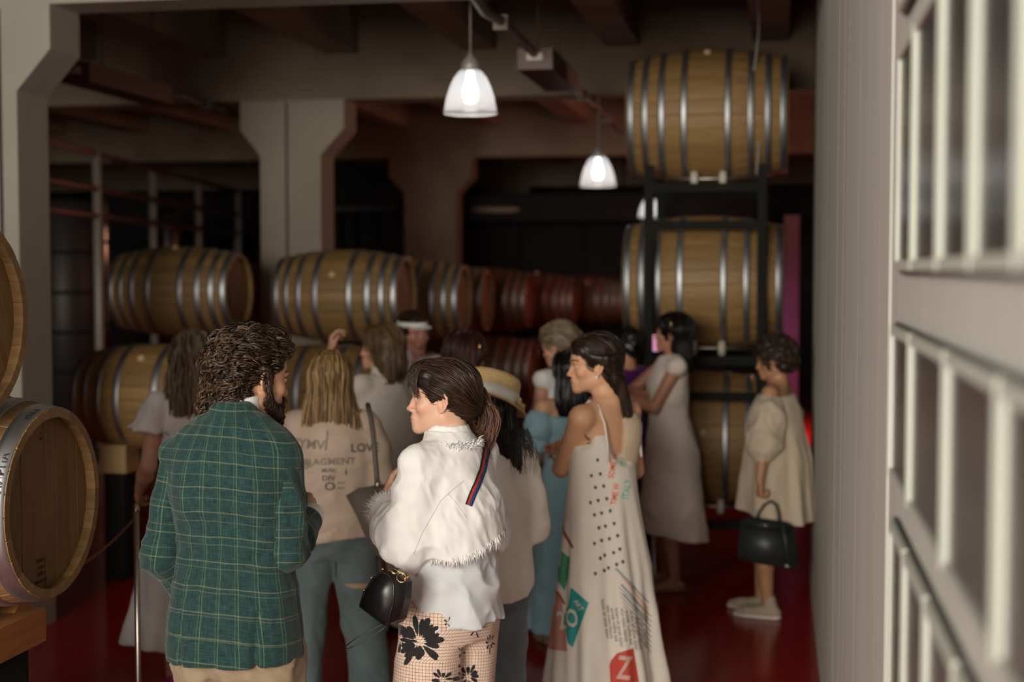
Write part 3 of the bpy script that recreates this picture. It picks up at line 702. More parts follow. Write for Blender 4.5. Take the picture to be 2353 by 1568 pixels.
# ================================================================ person
SKIN = (.60, .335, .215)
class Person:
    def __init__(s, label, px, py, d, a, male=False, skin=SKIN, head=(0, 0, 0), headoff=(0, 0, 0), arms=None, legs=None, hairlift=.015, res=.009, hres=.0055, wide=1.0, face=None, group=None, brow=(.06, .035, .02), lip=(.50, .16, .13), name='person', cat='person', footshift=(0, 0), nose=1.0, show=(), cov=('torso', 'arms', 'legs'), shz=0):
        s.cov = cov; s.show = show
        s.male, s.skin, s.res, s.hres, s.wide, s.browc, s.lipc, s.nose = male, np.array(skin, F32), res, hres, wide, np.array(brow, F32), np.array(lip, F32), nose
        tp = atD(px, py, d); r = ray(px, py); bear = math.atan2(-r.x, r.y); s.rz = bear+math.radians(a)
        s.sc = tp.z/(1.70+hairlift)
        hr = rot(-head[1], head[2], 0); s.HR = rotz(head[0]) @ hr; s.hyaw = head[0]
        s.hc = V(0+headoff[0], .012+headoff[1], 1.575+headoff[2]); s.H = Fr(s.HR, s.hc)
        Rz = rotz(math.degrees(s.rz)); top = Rz @ (s.H.pt((0, -.01, .12)))*s.sc
        s.root = thing(name, label, cat, (tp.x-top[0]+0, tp.y-top[1], 0), s.rz, group); s.root.scale = (s.sc,)*3
        s.M = Matrix.Translation(s.root.location) @ Matrix.Rotation(s.rz, 4, 'Z') @ Matrix.Scale(s.sc, 4); s.Mi = s.M.inverted()
        sw = .178 if male else .160; s.sw = sw*wide
        s.sh = {1: V(s.sw, -.012, 1.385), -1: V(-s.sw, -.012, 1.385)}
        s.arm = {}
        for sd in (1, -1):
            A = (arms or {}).get(sd, {}); s0 = s.sh[sd]
            if 'elbow' in A: e = s0+unit(A['elbow'])*A.get('ul', .285)
            else: e = s0+unit(V(.12*sd, -.06, -1))*.285
            wr = e+unit(A.get('wrist', V(.0, .25, -1)))*.25
            hd = unit(A.get('hand', wr-e)); pn = unit(A.get('palm', V(-sd, 0, 0))); curl = A.get('curl', (25, 30, 35, 40))
            s.arm[sd] = dict(e=e, w=wr, hd=hd, pn=pn, curl=curl, thumb=A.get('thumb', 30))
        Lg = legs or {}
        s.leg = {}
        for sd in (1, -1):
            q = Lg.get(sd, {}); fx, fy = q.get('foot', (.10*sd, 0)); hp = V(.088*sd*wide, -.005, .88)
            s.leg[sd] = dict(h=hp, k=V((hp[0]+fx)/2, fy*.45+.03, .48), a=V(fx, fy-.02, .085), yaw=q.get('yaw', -8*sd))
    def toroot(s, P): return P
    def local(s, px, py, d):  # pixel+depth -> canonical coords
        return np.array(s.Mi @ atD(px, py, d), F32)
    # ---- anatomy
    def head_prims(s, f, k=.012):
        H = s.H; m = 1.06 if s.male else .925
        f.ell((0, -.018, .035), (.0735, .094, .086), .02, fr=H)
        f.ell((0, .020, -.03), (.060*(m+1)/2, .066, .080*(m+1)/2), .03, fr=H)
        f.ell((0, .040, .040), (.058, .050, .052), .03, fr=H)                     # forehead
        for x in (1, -1):
            f.cone((.052*x*m, -.008, -.052), (.012*x, .070, -.098*m), .018, .015, .022, fr=H)
            f.ell((.040*x, .058, -.020), (.021, .022, .020), .018, fr=H)          # cheekbone
        f.ell((0, .077, -.099*m), (.016, .015, .015), .02, fr=H)                  # chin
        f.ell((0, .081, -.062), (.026, .018, .022), .014, fr=H)                   # mouth mound
        f.ell((0, .0825, -.047), (.018, .011, .014), .012, fr=H)
        f.ell((0, .083, .024), (.044, .011, .010), .014, fr=H)                    # brow
        for x in (1, -1): f.ell((.031*x, .102, .007), (.017, .014, .0115), .010, '-', fr=H)
        for x in (1, -1): f.ell((.031*x, .0755, .006), (.0145, .0135, .0115), .003, fr=H)
        n = s.nose
        f.chain([(0, .084, .014), (0, .092, -.008), (0, .089+.014*n, -.028)], [.0062, .0072, .0085], .010, fr=H)
        f.ell((0, .091+.0145*n, -.0305), (.0088, .0088, .0075), .006, fr=H)
        for x in (1, -1):
            f.ell((.0115*x, .085+.011*n, -.034), (.0062, .0095, .0062), .006, fr=H)
            f.ell((.0065*x, .089+.011*n, -.040), (.0030, .0045, .0035), .002, '-', fr=H)
        f.ell((0, .0930, -.0575), (.0215, .0085, .0052), .004, fr=H); f.ell((0, .0920, -.0672), (.018, .0088, .0060), .004, fr=H)
        f.ell((0, .101, -.0620), (.022, .006, .0011), .002, '-', fr=H)
        # ears
        for x in (1, -1):
            E = Fr(H.R @ rot(0, 0, 22*x) @ rot(8, 0, 0), H.pt((.0715*x, -.008, -.006)))
            f.ell((0, 0, 0), (.0045, .0165, .029), .006, fr=E)
            pts = [(.004*x, .012, .012), (.006*x, .009, .024), (.007*x, -.003, .030), (.008*x, -.014, .022), (.008*x, -.018, .006), (.006*x, -.013, -.010), (.004*x, -.004, -.022), (.003*x, .004, -.027)]
            f.chain(pts, [.0028, .0034, .0038, .0038, .0036, .0034, .0040, .0058], .003, fr=E)
            f.chain([(.006*x, -.001, .016), (.007*x, -.009, .002), (.006*x, -.005, -.010)], [.0026, .003, .0026], .003, fr=E)
            f.ell((.009*x, .002, -.004), (.006, .0062, .009), .003, '-', fr=E)
            f.ell((.003*x, .0125, -.006), (.003, .0035, .006), .003, fr=E)
        nr = .060 if s.male else .050
        f.cone(H.pt((0, -.028, -.045)), V(0, -.022, 1.43), nr-.002, nr+.004, .025)
    def hand_prims(s, f, sd, k=.006):
        A = s.arm[sd]; w_, d, n = A['w'], A['hd'], A['pn']; n = unit(n-d*float(n @ d)); t = unit(np.cross(d, n))*(1 if True else 1)
        # thumb side: towards local front/in ; choose sign stored
        ts = A.get('ts', None)
        t = t*(sd); fr = Fr(np.stack([t, d, n], 1), w_)        # x thumb side, y along, z palm
        m = 1.08 if s.male else 1.0
        kn = [(.028*m, .088*m, 0), (.010*m, .092*m, -.002), (-.009*m, .088*m, -.001), (-.026*m, .080*m, .002)]
        for q in kn: f.cone((q[0]*.55, .005, 0), q, .0135*m, .0105*m, .010, fr=fr)
        L = [(.042, .026, .020), (.046, .029, .021), (.043, .027, .020), (.034, .021, .018)]
        for i, q in enumerate(kn):
            p = np.array(q, F32); a = 0; c = A['curl'][i]; rr = [.0090, .0082, .0074, .0062]
            for j in range(3):
                a += math.radians(c*(1, 1.1, .7)[j]); dirv = V(.06*(1.5-i)*(1-j*.3), math.cos(a), math.sin(a)); dirv = unit(dirv)
                p2 = p+dirv*L[i][j]*m; f.cone(p, p2, rr[j]*m, rr[j+1]*m, .003, fr=fr); p = p2
        th = math.radians(A['thumb']); p0 = V(.016, .018, .004); p1 = p0+V(.024, .030, .010)*m; p2 = p1+unit(V(math.sin(th)*.6, 1, .35))*.032*m; p3 = p2+unit(V(math.sin(th)*.2, 1, .45))*.026*m
        f.chain([p0, p1, p2, p3], [.015*m, .0125*m, .0095*m, .0075*m], .008, fr=fr)
        s.arm[sd]['fr'] = fr
    def body(s, hands=(1, -1), shoes=False, bare=True):
        f = Field(); W = s.wide
        if s.male: sec = [(.84, 0, -.005, .150, .105), (.93, 0, -.015, .165, .115), (1.02, 0, -.005, .155, .108), (1.10, 0, 0, .150, .105), (1.20, 0, .002, .165, .112), (1.30, 0, 0, .178, .112), (1.37, 0, -.012, .165, .092), (1.44, 0, -.022, .085, .066)]
        else: sec = [(.84, 0, -.005, .158, .105), (.93, 0, -.018, .168, .120), (1.00, 0, -.012, .150, .108), (1.08, 0, 0, .122, .090), (1.16, 0, .004, .128, .094), (1.24, 0, .010, .142, .106), (1.32, 0, 0, .150, .098), (1.38, 0, -.014, .138, .078), (1.435, 0, -.022, .070, .056)]
        ct = (.026 if s.male else .014) if 'torso' in s.cov else 0; ca = (.024 if s.male else .013) if 'arms' in s.cov else 0; cg = .010 if 'legs' in s.cov else 0
        f.loft([(z, cx, cy, rx*W-ct, ry*(.5+.5*W)-ct) for z, cx, cy, rx, ry in sec], .03)
        for sd in (1, -1):
            A = s.arm[sd]; mr = 1.15 if s.male else 1.0
            f.cone(V(.06*sd, -.02, 1.405), s.sh[sd], .040*mr-ca, .042*mr-ca, .03)
            f.cone(s.sh[sd], A['e'], .046*mr-ca, .036*mr-ca, .03); f.cone(A['e'], A['e']*.6+A['w']*.4, .036*mr-ca*.7, .038*mr-ca*.7, .01); f.cone(A['e']*.6+A['w']*.4, A['w'], .038*mr-ca*.7, .0235*mr, .012)
            if sd in hands: s.hand_prims(f, sd)
            g = s.leg[sd]
            f.cone(g['h'], g['k'], .083*W-cg, .054-cg, .03); f.cone(g['k'], g['k']*.6+g['a']*.4, .052, .052, .02); f.cone(g['k']*.6+g['a']*.4, g['a'], .052, .034, .02)
            fr = Fr(rotz(g['yaw']), g['a']); f.chain([(0, -.035, -.05), (0, .03, -.045), (0, .125, -.06), (0, .165, -.064)], [.030, .034, .028, .018], .02, fr=fr)
            for x in (-.022, -.008, .006, .020): f.cone((x, .13, -.064), (x*1.05, .172-abs(x-.02*sd)*.3, -.068), .011, .0085, .006, fr=fr)
        if not s.male:
            for x in (1, -1): f.ell((.062*x, .075-ct, 1.235), (.058-ct, .05, .055-ct), .03)
        s.head_prims(f)
        fine = [(s.hc-V(.12, .12, .15), s.hc+V(.12, .13, .13), s.hres)]
        for sd in hands:
            if sd in s.show:
                c = s.arm[sd]['w']+s.arm[sd]['hd']*.08; fine.append((c-.09, c+.09, (.006 if s.res < .0075 else .0085)))
        P, Q = f.mesh(max(s.res, .0115) if s.res < .011 else .014, fine); P = project(P, f, 1)
        # colours
        col = np.tile(s.skin, (len(P), 1)); h = s.H.inv(P); 
        n1 = vnoise(P*45)[:, None]*.04; col = col*(1+n1)
        inh = (h[:, 2] > -.14) & (np.abs(h[:, 0]) < .09) & (h[:, 1] > -.12)
        def blob(c, r): return np.clip(1.2-np.linalg.norm((h-V(*c))/V(*r), axis=1), 0, 1)[:, None]*inh[:, None]
        blush = np.array((.66, .25, .17), F32)*s.skin.mean()/.38
        for x in (1, -1): col = col*(1-.35*blob((.045*x, .062, -.028), (.03, .03, .028)))+blush*.35*blob((.045*x, .062, -.028), (.03, .03, .028))
        for x in (1, -1):
            eb = blob((.076*x, -.008, -.004), (.02, .03, .036)); col = col*(1-.22*eb)+blush*.22*eb
        nb_ = blob((0, .11, -.03), (.016, .02, .016)); col = col*(1-.25*nb_)+blush*.25*nb_
        lp = np.clip(blob((0, .098, -.0624), (.0215, .014, .0105))*3, 0, 1); col = col*(1-lp)+s.lipc*lp
        for x in (1, -1):
            hx = h[:, 0]*x; arch = .0265+.004*np.sin((hx-.014)/.036*PI*.8)
            bm_ = np.exp(-((h[:, 2]-arch)/.0036)**2)*(hx > .011)*(hx < .053)*(h[:, 1] > .04); bm_ = np.clip(bm_*1.3, 0, 1)[:, None]; col = col*(1-bm_)+s.browc*bm_
            ey = np.exp(-((h[:, 2]-.0125)/.0022)**2)*(hx > .017)*(hx < .047)*(h[:, 1] > .06); ey = np.clip(ey, 0, 1)[:, None]; col = col*(1-ey)+s.browc*.6*ey
        col = np.concatenate([np.clip(col, 0, 1), np.ones((len(P), 1), F32)], 1)
        s.body_o = np_mesh('body', P, Q, skin_m, s.root, True, {'Col': ('FLOAT_COLOR', col)})
        # eyes
        for x in (1, -1):
            bm = bmesh.new(); bmesh.ops.create_uvsphere(bm, u_segments=20, v_segments=14, radius=.0121)
            M = Matrix.Translation(Vector(s.H.pt((.031*x, .0765, .0055)))) @ Matrix(s.H.R.tolist()).to_4x4() @ Matrix.Rotation(-PI/2, 4, 'X')
            bmesh.ops.transform(bm, matrix=M, verts=bm.verts); e = obj('eye', bm, eye_m, s.root, True); me = e.data
            me.materials.append(iris_m); me.materials.append(pupil_m)
            ax = Vector(s.H.vec((0, 1, 0))); c = Vector(s.H.pt((.031*x, .0765, .0055)))
            for p in me.polygons:
                q = (Vector(p.center)-c).normalized().dot(ax); p.material_index = 2 if q > .965 else (1 if q > .86 else 0)
        return s.body_o
    # ---- garments
    def garment(s, name, f, m, res=None, parent=None, attrs=None, fine=None, it=0, clip=None):
        P, Q = f.mesh(res or s.res, fine, clip)
        if it: P = project(P, f, it)
        at = {}
        if attrs is not None: at = attrs(P)
        return np_mesh(name, P, Q, m, parent or s.root, True, at)
    def sleeve(s, f, sd, rs, upto=1.0, k=.02, start=0.0, drop=0):
        """rs = radii at shoulder, elbow, end"""
        A = s.arm[sd]; sh, e, w_ = s.sh[sd].copy(), A['e'].copy(), A['w']
        sh2 = sh+V(-.03*sd, 0, .0)*(1-start)
        if upto <= .5: q = sh+(e-sh)*(upto*2); f.chain([sh2, sh+(q-sh)*.5, q], [rs[0], (rs[0]+rs[1])/2, rs[1]], k); return q, e-sh
        q = e+(w_-e)*(upto*2-1); o = V(0, 0, -drop)
        f.chain([sh2, sh*.5+e*.5+o*.5, e+o, e*.5+q*.5+o*.7, q], [rs[0], (rs[0]+rs[1])/2, rs[1], (rs[1]+rs[2])/2, rs[2]], k); return q, w_-e
    def bvh(s, o):
        me = o.data; n = len(me.vertices); co = np.empty(n*3, F32); me.vertices.foreach_get('co', co)
        t = BVHTree.FromPolygons([Vector(v) for v in co.reshape(-1, 3).tolist()], [tuple(p.vertices) for p in me.polygons]); return t
    def decal(s, name, target, polys, m, off=.0016, maxe=7, bv=None):
        """polys given in photograph pixels; each vertex dropped onto the garment's own surface"""
        bv = bv or s.bvh(target); bm = bmesh.new()
        for p in polys:
            vs_ = [bm.verts.new((x, y, 0)) for x, y in p]
            try: bm.faces.new(vs_)
            except ValueError: pass
        s._drop(bm, bv, off, maxe); return obj(name, bm, m, target)
    def _drop(s, bm, bv, off, maxe):
        bmesh.ops.triangulate(bm, faces=bm.faces[:])
        for _ in range(5):
            es = [e for e in bm.edges if e.calc_length() > maxe]
            if not es: break
            bmesh.ops.subdivide_edges(bm, edges=es, cuts=1); bmesh.ops.triangulate(bm, faces=bm.faces[:])
        o = s.Mi @ CAM; bad = []; depth = []
        for v in bm.verts:
            dr = (s.Mi.to_3x3() @ ray(v.co.x, v.co.y)).normalized(); h = bv.ray_cast(o, dr)
            if h[0] is None: bad.append(v)
            else: v.co = h[0]-dr*.0005+(h[1] if h[1].dot(dr) < 0 else -h[1])*off
        bmesh.ops.delete(bm, geom=bad, context='VERTS')
        bmesh.ops.delete(bm, geom=[e for e in bm.edges if e.calc_length() > .045], context='EDGES')
        bm.normal_update()
    def text(s, name, target, txt, cx, cy, size, ang, m, sx=1, bv=None, bold=0):
        me = text_mesh(txt, size); bm = bmesh.new(); bm.from_mesh(me); ca, sa = math.cos(math.radians(ang)), math.sin(math.radians(ang))
        for v in bm.verts: x, y = v.co.x*sx, -v.co.y; v.co = (cx+x*ca+y*sa, cy-x*sa+y*ca, 0)
        s._drop(bm, bv or s.bvh(target), .002, 6); return obj(name, bm, m, target)
    # ---- hair
    def hair(s, base, m, flow, n=300, K=18, step=.012, rad=.0028, seedbox=None, lift=.002, noise_amp=.3, curl=None, res=None, jitter=.004, name='hair', seeds=None, seed=1, basevar=.25, stripes=(90, 90, 9), cap=True, zmin=None, taper=True, fine=None):
        rs = np.random.RandomState(seed); P, Q = base.mesh(res or max(s.hres, .006)); 
        var = np.clip(.35+.45*vnoise(P*np.array(stripes, F32))+.25*vnoise(P*np.array(stripes, F32)*2.3), 0, 1)*basevar*2
        if cap: hb = np_mesh(name, P, Q, m, s.root, True, {'var': ('FLOAT', var)})
        else: hb = s.root
        cand = P
        if seedbox is not None:
            h = s.H.inv(P); lo, hi = seedbox; mk = np.all((h > np.array(lo)) & (h < np.array(hi)), axis=1); cand = P[mk]
        if seeds is not None: cand = cand[seeds(s.H.inv(cand))]
        if len(cand) == 0: return hb
        X = cand[rs.randint(0, len(cand), n)].copy(); offs = np.abs(rs.randn(n))*jitter+lift; nz = rs.rand(n, 3)*50
        path = []
        e = .003
        def grad(x):
            d = base.ev(x); g = np.stack([base.ev(x+V(*(e if a == b else 0 for b in range(3))))-d for a in range(3)], 1); g /= np.linalg.norm(g, axis=1)[:, None]+1e-9; return d, g
        for k in range(K):
            d, g = grad(X); X = X-g*(d-offs*(1 if not taper else (1-.5*k/K)))[:, None]*.8
            path.append(X.copy())
            v = flow(X, k/K)+np.stack([vnoise(X*14+nz), vnoise(X*14+nz+9), vnoise(X*14+nz+17)], 1)*noise_amp
            v = v-g*(v*g).sum(1)[:, None]*.9; v /= np.linalg.norm(v, axis=1)[:, None]+1e-9
            X = X+v*step*(.8+.4*rs.rand(n))[:, None]
        T = np.stack(path, 1)   # n,K,3
        if curl is not None:
            amp, fr_ = curl; ph = 9*vnoise((T[:, 0]*22).astype(F32))+rs.randn(n)*.35; tt = np.arange(K)[None]*fr_+ph[:, None]
            dT = np.gradient(T, axis=1); dT /= np.linalg.norm(dT, axis=2)[..., None]+1e-9; u = np.cross(dT, V(.3, .2, 1)); u /= np.linalg.norm(u, axis=2)[..., None]+1e-9; w2 = np.cross(dT, u)
            am = amp*(.8+.4*rs.rand(n))[:, None, None]*np.minimum(1, np.arange(K)/3.)[None, :, None]; T = T+(u*np.cos(tt)[..., None]+w2*np.sin(tt)[..., None])*am
        return strands('strand_locks' if cap else name, T, rad, m, hb, rs)
def cl(a, r, u, w_):
    a = math.radians(a); return V(r*math.cos(a)+w_*math.sin(a), -r*math.sin(a)+w_*math.cos(a), u)
def strands(name, T, rad, m, parent, rs, sides=3, flat=1.0):
    n, K, _ = T.shape; dT = np.gradient(T, axis=1); dT /= np.linalg.norm(dT, axis=2)[..., None]+1e-9
    ref = np.array((.31, .87, .38)); u = np.cross(dT, ref); u /= np.linalg.norm(u, axis=2)[..., None]+1e-9; w_ = np.cross(dT, u)
    t = np.linspace(0, 1, K); r = rad*(.35+1.3*np.sin(np.clip(t*1.15+.12, 0, 1)*PI)**.6)[None, :]*(.6+.8*rs.rand(n))[:, None]; r[:, -1] *= .2
    V_ = np.stack([T+(u*math.cos(2*PI*j/sides)+w_*math.sin(2*PI*j/sides)*flat)*r[..., None] for j in range(sides)], 2)   # n,K,sides,3
    id_ = np.arange(n*K*sides).reshape(n, K, sides); q = []
    for j in range(sides): q.append(np.stack([id_[:, :-1, j], id_[:, :-1, (j+1) % sides], id_[:, 1:, (j+1) % sides], id_[:, 1:, j]], -1).reshape(-1, 4))
    var = np.repeat(rs.rand(n)**1.3, K*sides); return np_mesh(name, V_.reshape(-1, 3), np.concatenate(q), m, parent, True, {'var': ('FLOAT', var)})
eye_m = mat('eye_white', (.62, .58, .54), .15); iris_m = mat('iris', (.10, .07, .04), .1); pupil_m = mat('pupil', (.01, .01, .01), .1)
def wrinkle(amp, fx=6, fz=6, seed=0, diag=.3, sharp=True):
    """cloth creases: ridged noise, sheared so folds run down and across"""
    def fn(p):
        q = np.stack([p[:, 0]*fx+p[:, 2]*diag*fx*.6+seed, p[:, 1]*fx+seed*.7, p[:, 2]*fz-p[:, 0]*diag*fz*.5], 1); n = vnoise(q)
        if sharp: n = 1-2*np.abs(n+.12*vnoise(q*2.7))**.8; n = n*.75+.45*(1-2*np.abs(vnoise(q*2.3+11))**.8)
        return (n*amp).astype(F32)
    return fn
def pleat(n, amp, z0, z1, seed=0):
    """skirt folds growing from z0 down to z1"""
    def fn(th, z):
        g = np.clip((z0-z)/(z0-z1), 0, 1); ph = .6*np.sin(z*5+seed)
        return (amp*g*(np.sin(n*th+ph+seed)+.5*np.sin((n*1.7)//1*th+seed*2-ph)+.3*np.sin((n*2.6)//1*th+z*6))).astype(F32)
    return fn
down = lambda X, t: np.tile(V(0, 0, -1), (len(X), 1))
# ================================================================ shared cloth materials
def plaid():
    m = mat('plaid_blazer_cloth', (.02, .09, .08), .88, spec=.25, sheen=.15); N, L = nodes_of(m); b = N['Principled BSDF']
    a = N.new('ShaderNodeAttribute'); a.attribute_name = 'cuv'; sp_ = N.new('ShaderNodeSeparateXYZ')
    nz = N.new('ShaderNodeTexNoise'); nz.inputs['Scale'].default_value = 9; va = N.new('ShaderNodeVectorMath'); va.operation = 'SCALE'; va.inputs['Scale'].default_value = .008
    L.new(a.outputs['Vector'], nz.inputs['Vector']); L.new(nz.outputs['Color'], va.inputs[0]); ad = N.new('ShaderNodeVectorMath'); L.new(a.outputs['Vector'], ad.inputs[0]); L.new(va.outputs[0], ad.inputs[1])
    L.new(ad.outputs[0], sp_.inputs[0])
    def M_(op, x, y=None, z=None):
        n = N.new('ShaderNodeMath'); n.operation = op
        for i, v in enumerate((x, y, z)):
            if v is None: continue
            if isinstance(v, (int, float)): n.inputs[i].default_value = v
            else: L.new(v, n.inputs[i])
        return n.outputs[0]
    def line(c, per, off, hw):
        t = M_('FRACT', M_('ADD', M_('DIVIDE', c, per), off)); d = M_('ABSOLUTE', M_('SUBTRACT', t, .5)); d = M_('MULTIPLY', d, per)
        return M_('SUBTRACT', 1.0, M_('SMOOTH_MIN', 1.0, M_('POWER', M_('DIVIDE', d, hw), 2.0), .2))
    X, Y = sp_.outputs[0], sp_.outputs[1]
    def mx(f, c1, c2):
        n = N.new('ShaderNodeMix'); n.data_type = 'RGBA'; L.new(f, n.inputs['Factor'])
        for k, c in (('A', c1), ('B', c2)):
            if isinstance(c, tuple): n.inputs[k].default_value = (*c, 1)
            else: L.new(c, n.inputs[k])
        return n.outputs['Result']
    n1 = N.new('ShaderNodeTexNoise'); n1.inputs['Scale'].default_value = 260; n1.inputs['Detail'].default_value = 1
    mp = N.new('ShaderNodeMapping'); mp.inputs['Scale'].default_value = (1, .14, 1); L.new(a.outputs['Vector'], mp.inputs[0]); L.new(mp.outputs[0], n1.inputs['Vector'])
    n2 = N.new('ShaderNodeTexNoise'); n2.inputs['Scale'].default_value = 230; n2.inputs['Detail'].default_value = 1
    mp2 = N.new('ShaderNodeMapping'); mp2.inputs['Scale'].default_value = (.14, 1, 1); L.new(a.outputs['Vector'], mp2.inputs[0]); L.new(mp2.outputs[0], n2.inputs['Vector'])
    wv = M_('ADD', M_('MULTIPLY', n1.outputs['Fac'], .5), M_('MULTIPLY', n2.outputs['Fac'], .5)); wv = M_('MULTIPLY', M_('SUBTRACT', wv, .33), 2.9)
    base = mx(wv, (.005, .020, .020), (.019, .062, .055))
    stripe = mx(M_('MULTIPLY', line(X, .066, .5, .012), .22), base, (.01, .03, .06))
    f1 = M_('MAXIMUM', M_('MULTIPLY', line(X, .066, .0, .0019), .27), M_('MULTIPLY', line(X, .066, .16, .0016), .16)); f1 = M_('MAXIMUM', f1, 0)
    f2 = M_('MAXIMUM', M_('MULTIPLY', line(Y, .064, .0, .0019), .30), M_('MULTIPLY', line(Y, .060, .10, .0016), .18)); f2 = M_('MAXIMUM', f2, 0)
    c = mx(f2, stripe, (.30, .29, .17)); c = mx(f1, c, (.22, .36, .20)); L.new(c, b.inputs['Base Color'])
    bp = N.new('ShaderNodeBump'); bp.inputs['Strength'].default_value = .35; bp.inputs['Distance'].default_value = .002; L.new(wv, bp.inputs['Height']); L.new(bp.outputs[0], b.inputs['Normal'])
    return m
plaid_m = plaid()
white_cotton = fabric('white_cotton', (.80, .80, .79), (.76, .76, .75), sc=25, bump=(160, .12, .002))
white_linen = fabric('white_linen', (.86, .86, .85), (.81, .81, .80), sc=14, bump=(120, .2, .002))
tee_m = fabric('white_jersey', (.64, .67, .70), (.61, .64, .67), sc=20, bump=(200, .08, .002))
jeans_m = fabric('blue_grey_denim', (.115, .155, .16), (.075, .105, .11), sc=7, bump=(240, .3, .002), con=2.2)
jeans2_m = fabric('faded_blue_denim', (.17, .22, .25), (.11, .15, .18), sc=5, bump=(240, .3, .002), con=2)
chino_m = fabric('beige_chino', (.30, .235, .16), (.25, .19, .125), sc=9, bump=(200, .15, .002))
print_shirt_m = fabric('beige_satin', (.48, .375, .30), (.41, .31, .24), rough=.5, sc=4, bump=(90, .1, .002))
beige_m = fabric('oatmeal_linen', (.52, .43, .33), (.46, .37, .28), sc=10, bump=(110, .25, .002))
blue_m = fabric('pale_blue_cotton', (.24, .38, .44), (.19, .31, .36), sc=9, bump=(120, .2, .002))
dress_m = fabric('ivory_dress_cloth', (.70, .65, .59), (.62, .56, .50), sc=6, bump=(60, .1, .002))
pinkwhite_m = fabric('blush_white_cloth', (.80, .71, .63), (.73, .63, .56), sc=6, bump=(90, .15, .002))
shirt_grey_m = fabric('off_white_shirt', (.68, .64, .57), (.61, .56, .49), sc=6, bump=(90, .2, .002))
black_m = mat('black_leather', (.008, .008, .009), .35, bump=(90, .2, .001))
gold_m = mat('gold_metal', (.75, .50, .20), .22, 1)
ink_m = fabric('black_print', (.012, .012, .015), (.03, .03, .03), sc=60, bump=None)
H_BROWN = hair_mat('warm_brown_hair', (.008, .0042, .0022), (.075, .041, .020))
H_DARK = hair_mat('dark_brown_hair', (.007, .003, .002), (.050, .022, .011), .42)
H_PONY = hair_mat('chestnut_hair_ends', (.05, .018, .008), (.22, .085, .03), .35)
H_BLACK = hair_mat('black_hair', (.0035, .0025, .0025), (.012, .009, .008), .3)
H_BLOND = hair_mat('golden_blond_hair', (.07, .038, .014), (.42, .27, .12))
H_ASH = hair_mat('ash_blond_hair', (.075, .048, .028), (.40, .31, .20))
H_LIGHT = hair_mat('light_brown_hair', (.05, .026, .010), (.22, .125, .05))
H_AUB = hair_mat('auburn_hair', (.018, .005, .004), (.06, .018, .012))
BEARD = hair_mat('beard_hair', (.012, .006, .004), (.075, .036, .018), .5)

